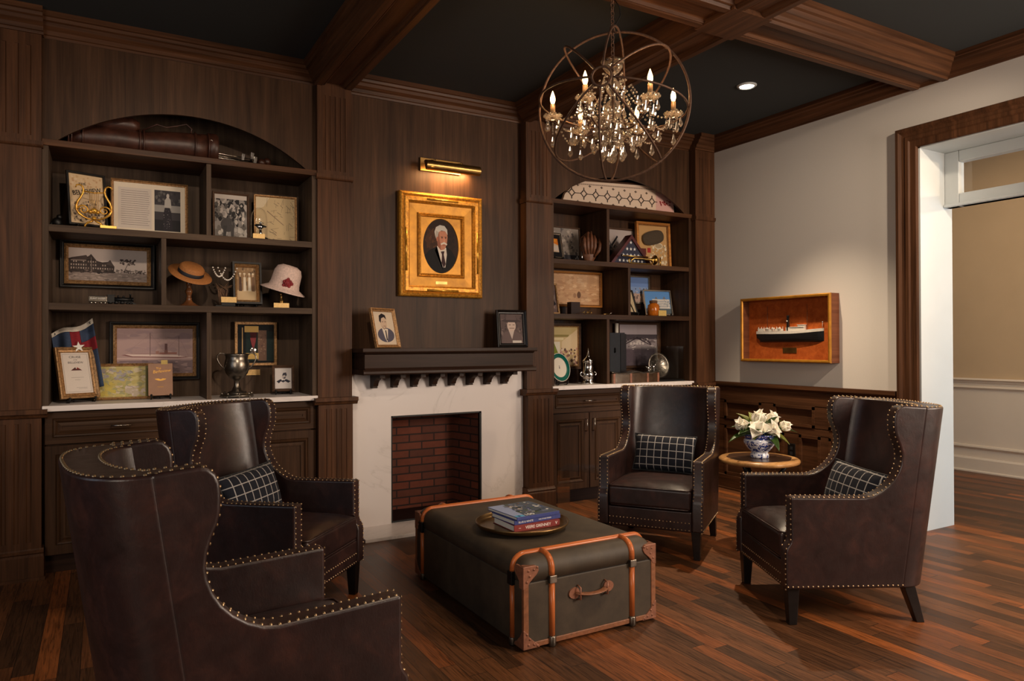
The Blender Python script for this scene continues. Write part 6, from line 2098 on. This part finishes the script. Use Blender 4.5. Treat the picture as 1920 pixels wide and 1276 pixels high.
for s in (-1, 1):
    MB().tube([(s * .050, 0, .09), (s * .068, 0, .098), (s * .080, 0, .088), (s * .076, 0, .072), (s * .060, 0, .062), (s * .052, 0, .055)], .0045, 8).build('handle', M['silver'], sm)
tb = thing('projector_box', 'tall dark grey metal case behind the silver box on the right counter', 'case', (3.80, 4.88, S3))
MB().box(-.082, .082, -.06, .06, 0, .420).build('case', M['navytrim'], tb, bevel=.004)
MB().tube([(-.03, -.062, .25), (-.03, -.075, .27), (-.03, -.062, .29)], .006, 6).build('catch', M['black'], tb)
MB().box(.03, .09, -.066, -.06, .02, .41).build('rail', M['leg'], tb)
wc = thing('white_canister', 'white tube standing behind the dark grey metal case', 'tube', (3.905, 4.965, S3))
MB().lathe([(.017, 0), (.017, .50), (.014, .505), (0, .505)], 18).build('tube', M['cream'], wc)
def p_bw(p):
    p.rect(0, 0, 1, 1, (150, 140, 146)).rect(0, .74, 1, 1, (176, 164, 168)).rect(0, .62, 1, .76, (84, 76, 82)).rect(0, 0, 1, .40, (92, 80, 88))
    p.rect(0, .40, 1, .64, (146, 136, 138)).blobs(40, 0, .40, 1, .66, .04, [(176, 166, 164), (110, 100, 104), (196, 186, 182)], 1.6)
    for k in range(13):
        a = PI * (k + .5) / 13
        x, z = .46 + .36 * math.cos(a), .50 + .17 * math.sin(a)
        p.ell(x, z, .035, .022, (70, 60, 66))
    p.poly([(.12, .52), (.46, .70), (.80, .52), (.76, .52), (.46, .66), (.16, .52)], (56, 48, 54))
    for k in range(5):
        p.ell(.30 + .08 * k, .54, .03, .03, (206, 196, 192))
    p.rect(0, .40, 1, .43, (120, 110, 114)).blobs(20, 0, .02, 1, .36, .05, [(84, 74, 82), (100, 88, 96)], 2)
framed('framed_photograph', 'grey framed black and white beach pavilion photograph behind the glass case', 'picture frame', (4.173, BK, 1.036), .467, .405, p_bw, fw=.020, d=.024, mat='brownframe', prof='step', glass=True)
hb = thing('silver_box', 'long polished silver box with wavy lid on the right counter', 'box', (3.865, 4.70, S3))
MB().prism(rrect(-.255, .255, -.05, .05, .03), 0, .082, 'z').build('body', M['bronze'], hb, bevel=.003)
m = MB()
m.grid(lambda u, v: (-.258 + .516 * u, -.053 + .106 * v, .084 + .008 * math.cos(u * 4 * PI) * 1 + .010 * math.sin(PI * v)), 32, 8)
lo = m.build('lid', M['pewter'], hb)
s_ = lo.modifiers.new('sol', 'SOLIDIFY'); s_.thickness = .006
for x in (-.235, -.06, .12, .235):
    MB().box(x - .010, x + .010, -.053, -.049, .002, .080).build('strap', M['copper'], hb)
gc = thing('glass_display_case', 'clear glass display case at the right end of the right counter', 'display case', (4.278, 4.80, S3))
m = MB()
cw2, cd2, ch2 = .148, .11, .300
m.box(-cw2, cw2, -cd2, -cd2 + .003, .012, ch2).box(-cw2, cw2, cd2 - .003, cd2, .012, ch2).box(-cw2, -cw2 + .003, -cd2, cd2, .012, ch2).box(cw2 - .003, cw2, -cd2, cd2, .012, ch2).box(-cw2, cw2, -cd2, cd2, ch2, ch2 + .003)
m.build('glass_pane', M['acrylic'], gc)
MB().box(-cw2 - .006, cw2 + .006, -cd2 - .006, cd2 + .006, 0, .012).build('base', M['black'], gc)
sd = thing('silver_salver', 'round tarnished silver salver on edge in front of the beach pavilion photograph', 'salver', (4.215, 4.76, S3 + .012), (R(-10), 0, R(-6)))
Ms = Matrix.Translation((0, 0, .125)) @ Matrix.Rotation(R(90), 4, 'X')
MB().lathe([(0, .004), (.085, .004), (.092, .012), (.112, .016), (.112, .011), (.09, .003), (0, 0)], 40, M=Ms, cap=False).build('dish', M['pewter'], sd)
m = MB()
for k in range(12):
    a = 2 * PI * k / 12
    m.tube([(.03 * math.cos(a), -.0055, .125 + .03 * math.sin(a)), (.08 * math.cos(a), -.0055, .125 + .08 * math.sin(a))], .0022, 5)
m.build('fluting', M['pewter'], sd)
for k, (x, y, hh, lab) in enumerate(((4.03, 4.69, .050, 'silver bird figurine on the left end of the silver box lid'), (4.085, 4.685, .068, 'tall silver bird figurine on the silver box lid beside the salver'))):
    t = thing('bird_figurine', lab, 'figurine', (x, y, S3 + .092), R(20 * k), None)
    MB().ball((0, 0, hh * .55), hh * .28, 10, 7, sc=(1.4, .8, .9)).tube([(.2 * hh, 0, hh * .6), (.38 * hh, 0, hh * .9), (.5 * hh, 0, hh * .95)], [.006, .004, .002], 6).tube([(-.3 * hh, 0, hh * .6), (-.6 * hh, 0, hh * .8)], [.006, .001], 6).tube([(0, 0, 0), (0, 0, hh * .4)], .003, 5).ball((0, 0, .004), .014, 8, 4, sc=(1, 1, .3)).build('body', M['silver'], t)

# ------------------------------------------------------------------ recessed downlight
dl = thing('downlight', 'lit round recessed downlight in the dark ceiling', 'ceiling light', (3.93, 3.52, ZC))
MB().lathe([(.052, -.012), (.058, -.012), (.068, -.004), (.068, 0), (.052, 0)], 32, cap=False).build('trim_ring', M['white'], dl)
MB().lathe([(0, -.004), (.052, -.004), (.052, -.001), (0, -.001)], 32, cap=False).build('lens', M['lamp'], dl)

# ------------------------------------------------------------------ orb chandelier
CX, CY, CZ, CRD = 2.107, 2.70, 2.380, .356
cd_ = thing('chandelier', 'rusted iron orb chandelier with crystal drops and lit candle bulbs', 'chandelier', (CX, CY, CZ))
MB().lathe([(.0, .552), (.082, .552), (.084, .546), (.074, .536), (.040, .520), (.016, .508), (0, .505)], 32, c=(-.005, -.012, 0)).build('canopy', M['iron'], cd_)
m = MB()
zt_, zb_ = .51, .205
nl = 16
for k in range(nl):
    z = zt_ - (k + .5) * (zt_ - zb_) / nl
    pts = []
    for q_ in range(10):
        a = 2 * PI * q_ / 10
        x, zz = .0085 * math.cos(a), .0125 * math.sin(a)
        pts.append((x, 0, z + zz) if k % 2 else (0, x, z + zz))
    m.tube(pts, .0022, 5, closed=True)
m.build('chain', M['iron'], cd_)
MB().tube([(.012, 0, .51), (.040, -.005, .48), (.046, -.004, .44), (.030, 0, .41), (.012, 0, .385), (.010, .004, .30), (.008, 0, .22)], .003, 6).build('cable', M['black'], cd_)
# rings of the orb: meridians through a tilted axis, one equator
view = Vector((CX, CY, CZ - 1.25)).normalized()
rx_ = Vector((.868, -.497, 0))
up_ = rx_.cross(view).normalized()
if up_.z < 0:
    up_ = -up_
rx_ = view.cross(up_).normalized()
ax = (-view * .92 + up_ * .345 - rx_ * .15).normalized()
e1 = (up_ - ax * up_.dot(ax)).normalized()
e2 = ax.cross(e1)
def ring(u, v, rad, n=72):
    return [tuple(u * rad * math.cos(2 * PI * k / n) + v * rad * math.sin(2 * PI * k / n)) for k in range(n)]
for k in range(4):
    a = PI * k / 4
    d = e1 * math.cos(a) + e2 * math.sin(a)
    for s in (-1, 1):
        arc = [tuple(ax * math.cos(b_) * (CRD - .006) + d * s * math.sin(b_) * (CRD - .006)) for b_ in [.12 + (PI - .24) * q_ / 36 for q_ in range(37)]]
        MB().tube(arc, .0052, 7).build('orb_ring', M['iron'], cd_)
MB().tube(ring(e1, e2, CRD + .002, 96), .0062, 7, closed=True).build('orb_ring', M['iron'], cd_)
for s in (-1, 1):
    c = ax * s * CRD * .985
    pts = [tuple(c + (e1 * math.cos(2 * PI * k / 28) + e2 * math.sin(2 * PI * k / 28)) * .042) for k in range(28)]
    MB().tube(pts, .0055, 7, closed=True).build('hub_ring', M['iron'], cd_)
MB().tube([(.012 * math.cos(2 * PI * k / 20), .0, .362 + .02 * math.sin(2 * PI * k / 20)) for k in range(20)], .0035, 6, closed=True).build('loop', M['iron'], cd_)
# glass column
MB().lathe([(.0, .205), (.034, .203), (.050, .198), (.046, .180), (.030, .160), (.014, .148), (.012, .135), (.024, .118), (.036, .095), (.030, .070), (.014, .050), (.014, .030), (.034, .010), (.046, -.020), (.036, -.050), (.018, -.065), (.022, -.080), (.050, -.092), (.060, -.105), (.050, -.118), (.02, -.13), (.016, -.15), (.024, -.165), (.020, -.185), (0, -.19)], 20).build('column', M['crystal'], cd_)
MB().tube([(0, 0, .21), (0, 0, -.18)], .006, 8).build('stem', M['iron'], cd_)
MB().lathe([(.02, .197), (.05, .200), (.058, .212), (.050, .208), (.02, .203)], 24, cap=False).build('crown_bowl', M['crystal'], cd_)
# crystals
def drop(m, p, L, w):
    """faceted pear drop hanging below p"""
    x, y, z = p
    n = 6
    prof = [(0, 0), (w * .22, -L * .10), (w * .55, -L * .45), (w, -L * .72), (w * .6, -L * .9), (0, -L)]
    m.lathe(prof, n, smooth=False, c=(x, y, z), cap=False)
def bead(m, p, r):
    m.ball(p, r, 6, 4)
    return m
arms = []
view_a = math.atan2(CY, CX)      # direction away from the camera
ndrop = 0
for k in range(6):
    phi = R(35 + 60 * k)
    # phi measured from the direction to the camera, clockwise as seen on the picture (to the right)
    d = (Vector((-math.cos(view_a), -math.sin(view_a), 0)) * math.cos(phi) + Vector((.7885, -.615, 0)) * math.sin(phi)).normalized()
    rA = .285
    zc = -.060
    P = []
    for u in [i / 10 for i in range(11)]:
        rr = .02 + (rA - .02) * u
        P.append(tuple(d * rr + Vector((0, 0, -.10 - .055 * math.sin(PI * u) * 1.0 + (.032 * u)))))
    MB().tube(P, .0048, 7).build('arm', M['iron'], cd_)
    c = d * rA
    m = MB().lathe([(.006, -.072), (.018, -.070), (.034, -.062), (.040, -.050), (.037, -.048), (.028, -.056), (.012, -.060)], 16, c=(c.x, c.y, .010), cap=False)
    for q_ in range(10):
        a = 2 * PI * q_ / 10
        m.ball((c.x + .040 * math.cos(a), c.y + .040 * math.sin(a), -.041), .0075, 6, 4)
    m.build('bobeche', M['crystal'], cd_)
    cn = MB().lathe([(.0115, -.055), (.0115, .014), (.0, .014)], 12, c=(c.x, c.y, 0)).build('candle', M['sleeve'], cd_)
    MB().lathe([(.006, .014), (.009, .022), (.0125, .034), (.0115, .048), (.007, .062), (.003, .074), (0, .080)], 12, c=(c.x, c.y, 0), cap=False).build('bulb', M['bulb'], cn)
    lo = light('candle_bulb_glow', 'POINT', (CX + c.x, CY + c.y, CZ + .045), 3.2, (1.0, 0.56, 0.25), shadow_soft_size=.016)
    # drops round the candle cup
    for q_ in range(4):
        a = 2 * PI * (q_ + .25) / 4
        px, py = c.x + .036 * math.cos(a), c.y + .036 * math.sin(a)
        m = MB()
        bead(m, (px, py, -.056), .006)
        drop(m, (px, py, -.062), .050 if q_ % 2 else .062, .0115)
        m.build('crystal_drop', M['crystal'], cd_)
    m = MB()
    for q_ in range(5):
        bead(m, (c.x, c.y, -.075 - q_ * .0125), .0055)
    drop(m, (c.x, c.y, -.135), .058, .013)
    m.build('crystal_drop', M['crystal'], cd_)
    # swags from the column to the arm tips, and between the arms
    m = MB()
    for q_ in range(15):
        u = q_ / 14
        p = d * (.045 + (rA - .05) * u) + Vector((0, 0, .155 * (1 - u) ** 1.5 - .05 * u - .055 * math.sin(PI * u)))
        bead(m, tuple(p), .0062)
    m.build('bead_swag', M['crystal'], cd_)
    phi2 = phi + R(60)
    d2 = (Vector((-math.cos(view_a), -math.sin(view_a), 0)) * math.cos(phi2) + Vector((.7885, -.615, 0)) * math.sin(phi2)).normalized()
    m = MB()
    for q_ in range(15):
        u = (q_ + .5) / 15
        p = (d * (1 - u) + d2 * u) * (rA * .93) + Vector((0, 0, -.07 - .075 * math.sin(PI * u)))
        bead(m, tuple(p), .0055)
    m.build('bead_swag', M['crystal'], cd_)
    mid = ((d + d2) * .5) * rA * .93
    m = MB()
    drop(m, (mid.x, mid.y, -.150), .060, .014)
    m.build('crystal_drop', M['crystal'], cd_)
# tiers of drops round the column
rc = random.Random(5)
for n_, rr, z0, L, w in ((8, .10, -.155, .062, .0145), (6, .055, -.195, .065, .016), (8, .095, -.02, .050, .012), (9, .15, -.115, .055, .0125), (6, .06, .09, .042, .010), (10, .20, -.10, .05, .0115), (8, .13, .03, .045, .011), (10, .075, -.10, .05, .012)):
    for k in range(n_):
        a = 2 * PI * (k + .3 * (n_ % 3)) / n_
        px, py = rr * math.cos(a), rr * math.sin(a)
        m = MB()
        for q_ in range(4):
            bead(m, (px * (.72 + .07 * q_), py * (.72 + .07 * q_), z0 + .052 - q_ * .013), .0058)
        drop(m, (px, py, z0), L, w)
        m.build('crystal_drop', M['crystal'], cd_)
m = MB()
drop(m, (0, 0, -.19), .085, .020)
m.ball((0, 0, -.19), .012, 8, 6)
m.build('crystal_drop', M['crystal'], cd_)
m = MB()
for k in range(5):
    a = 2 * PI * k / 5
    for q_ in range(10):
        u = q_ / 9
        bead(m, (.05 * math.cos(a) + .06 * u * math.cos(a), .05 * math.sin(a) + .06 * u * math.sin(a), -.08 - .085 * u - .02 * math.sin(PI * u)), .0055)
m.build('bead_swag', M['crystal'], cd_)
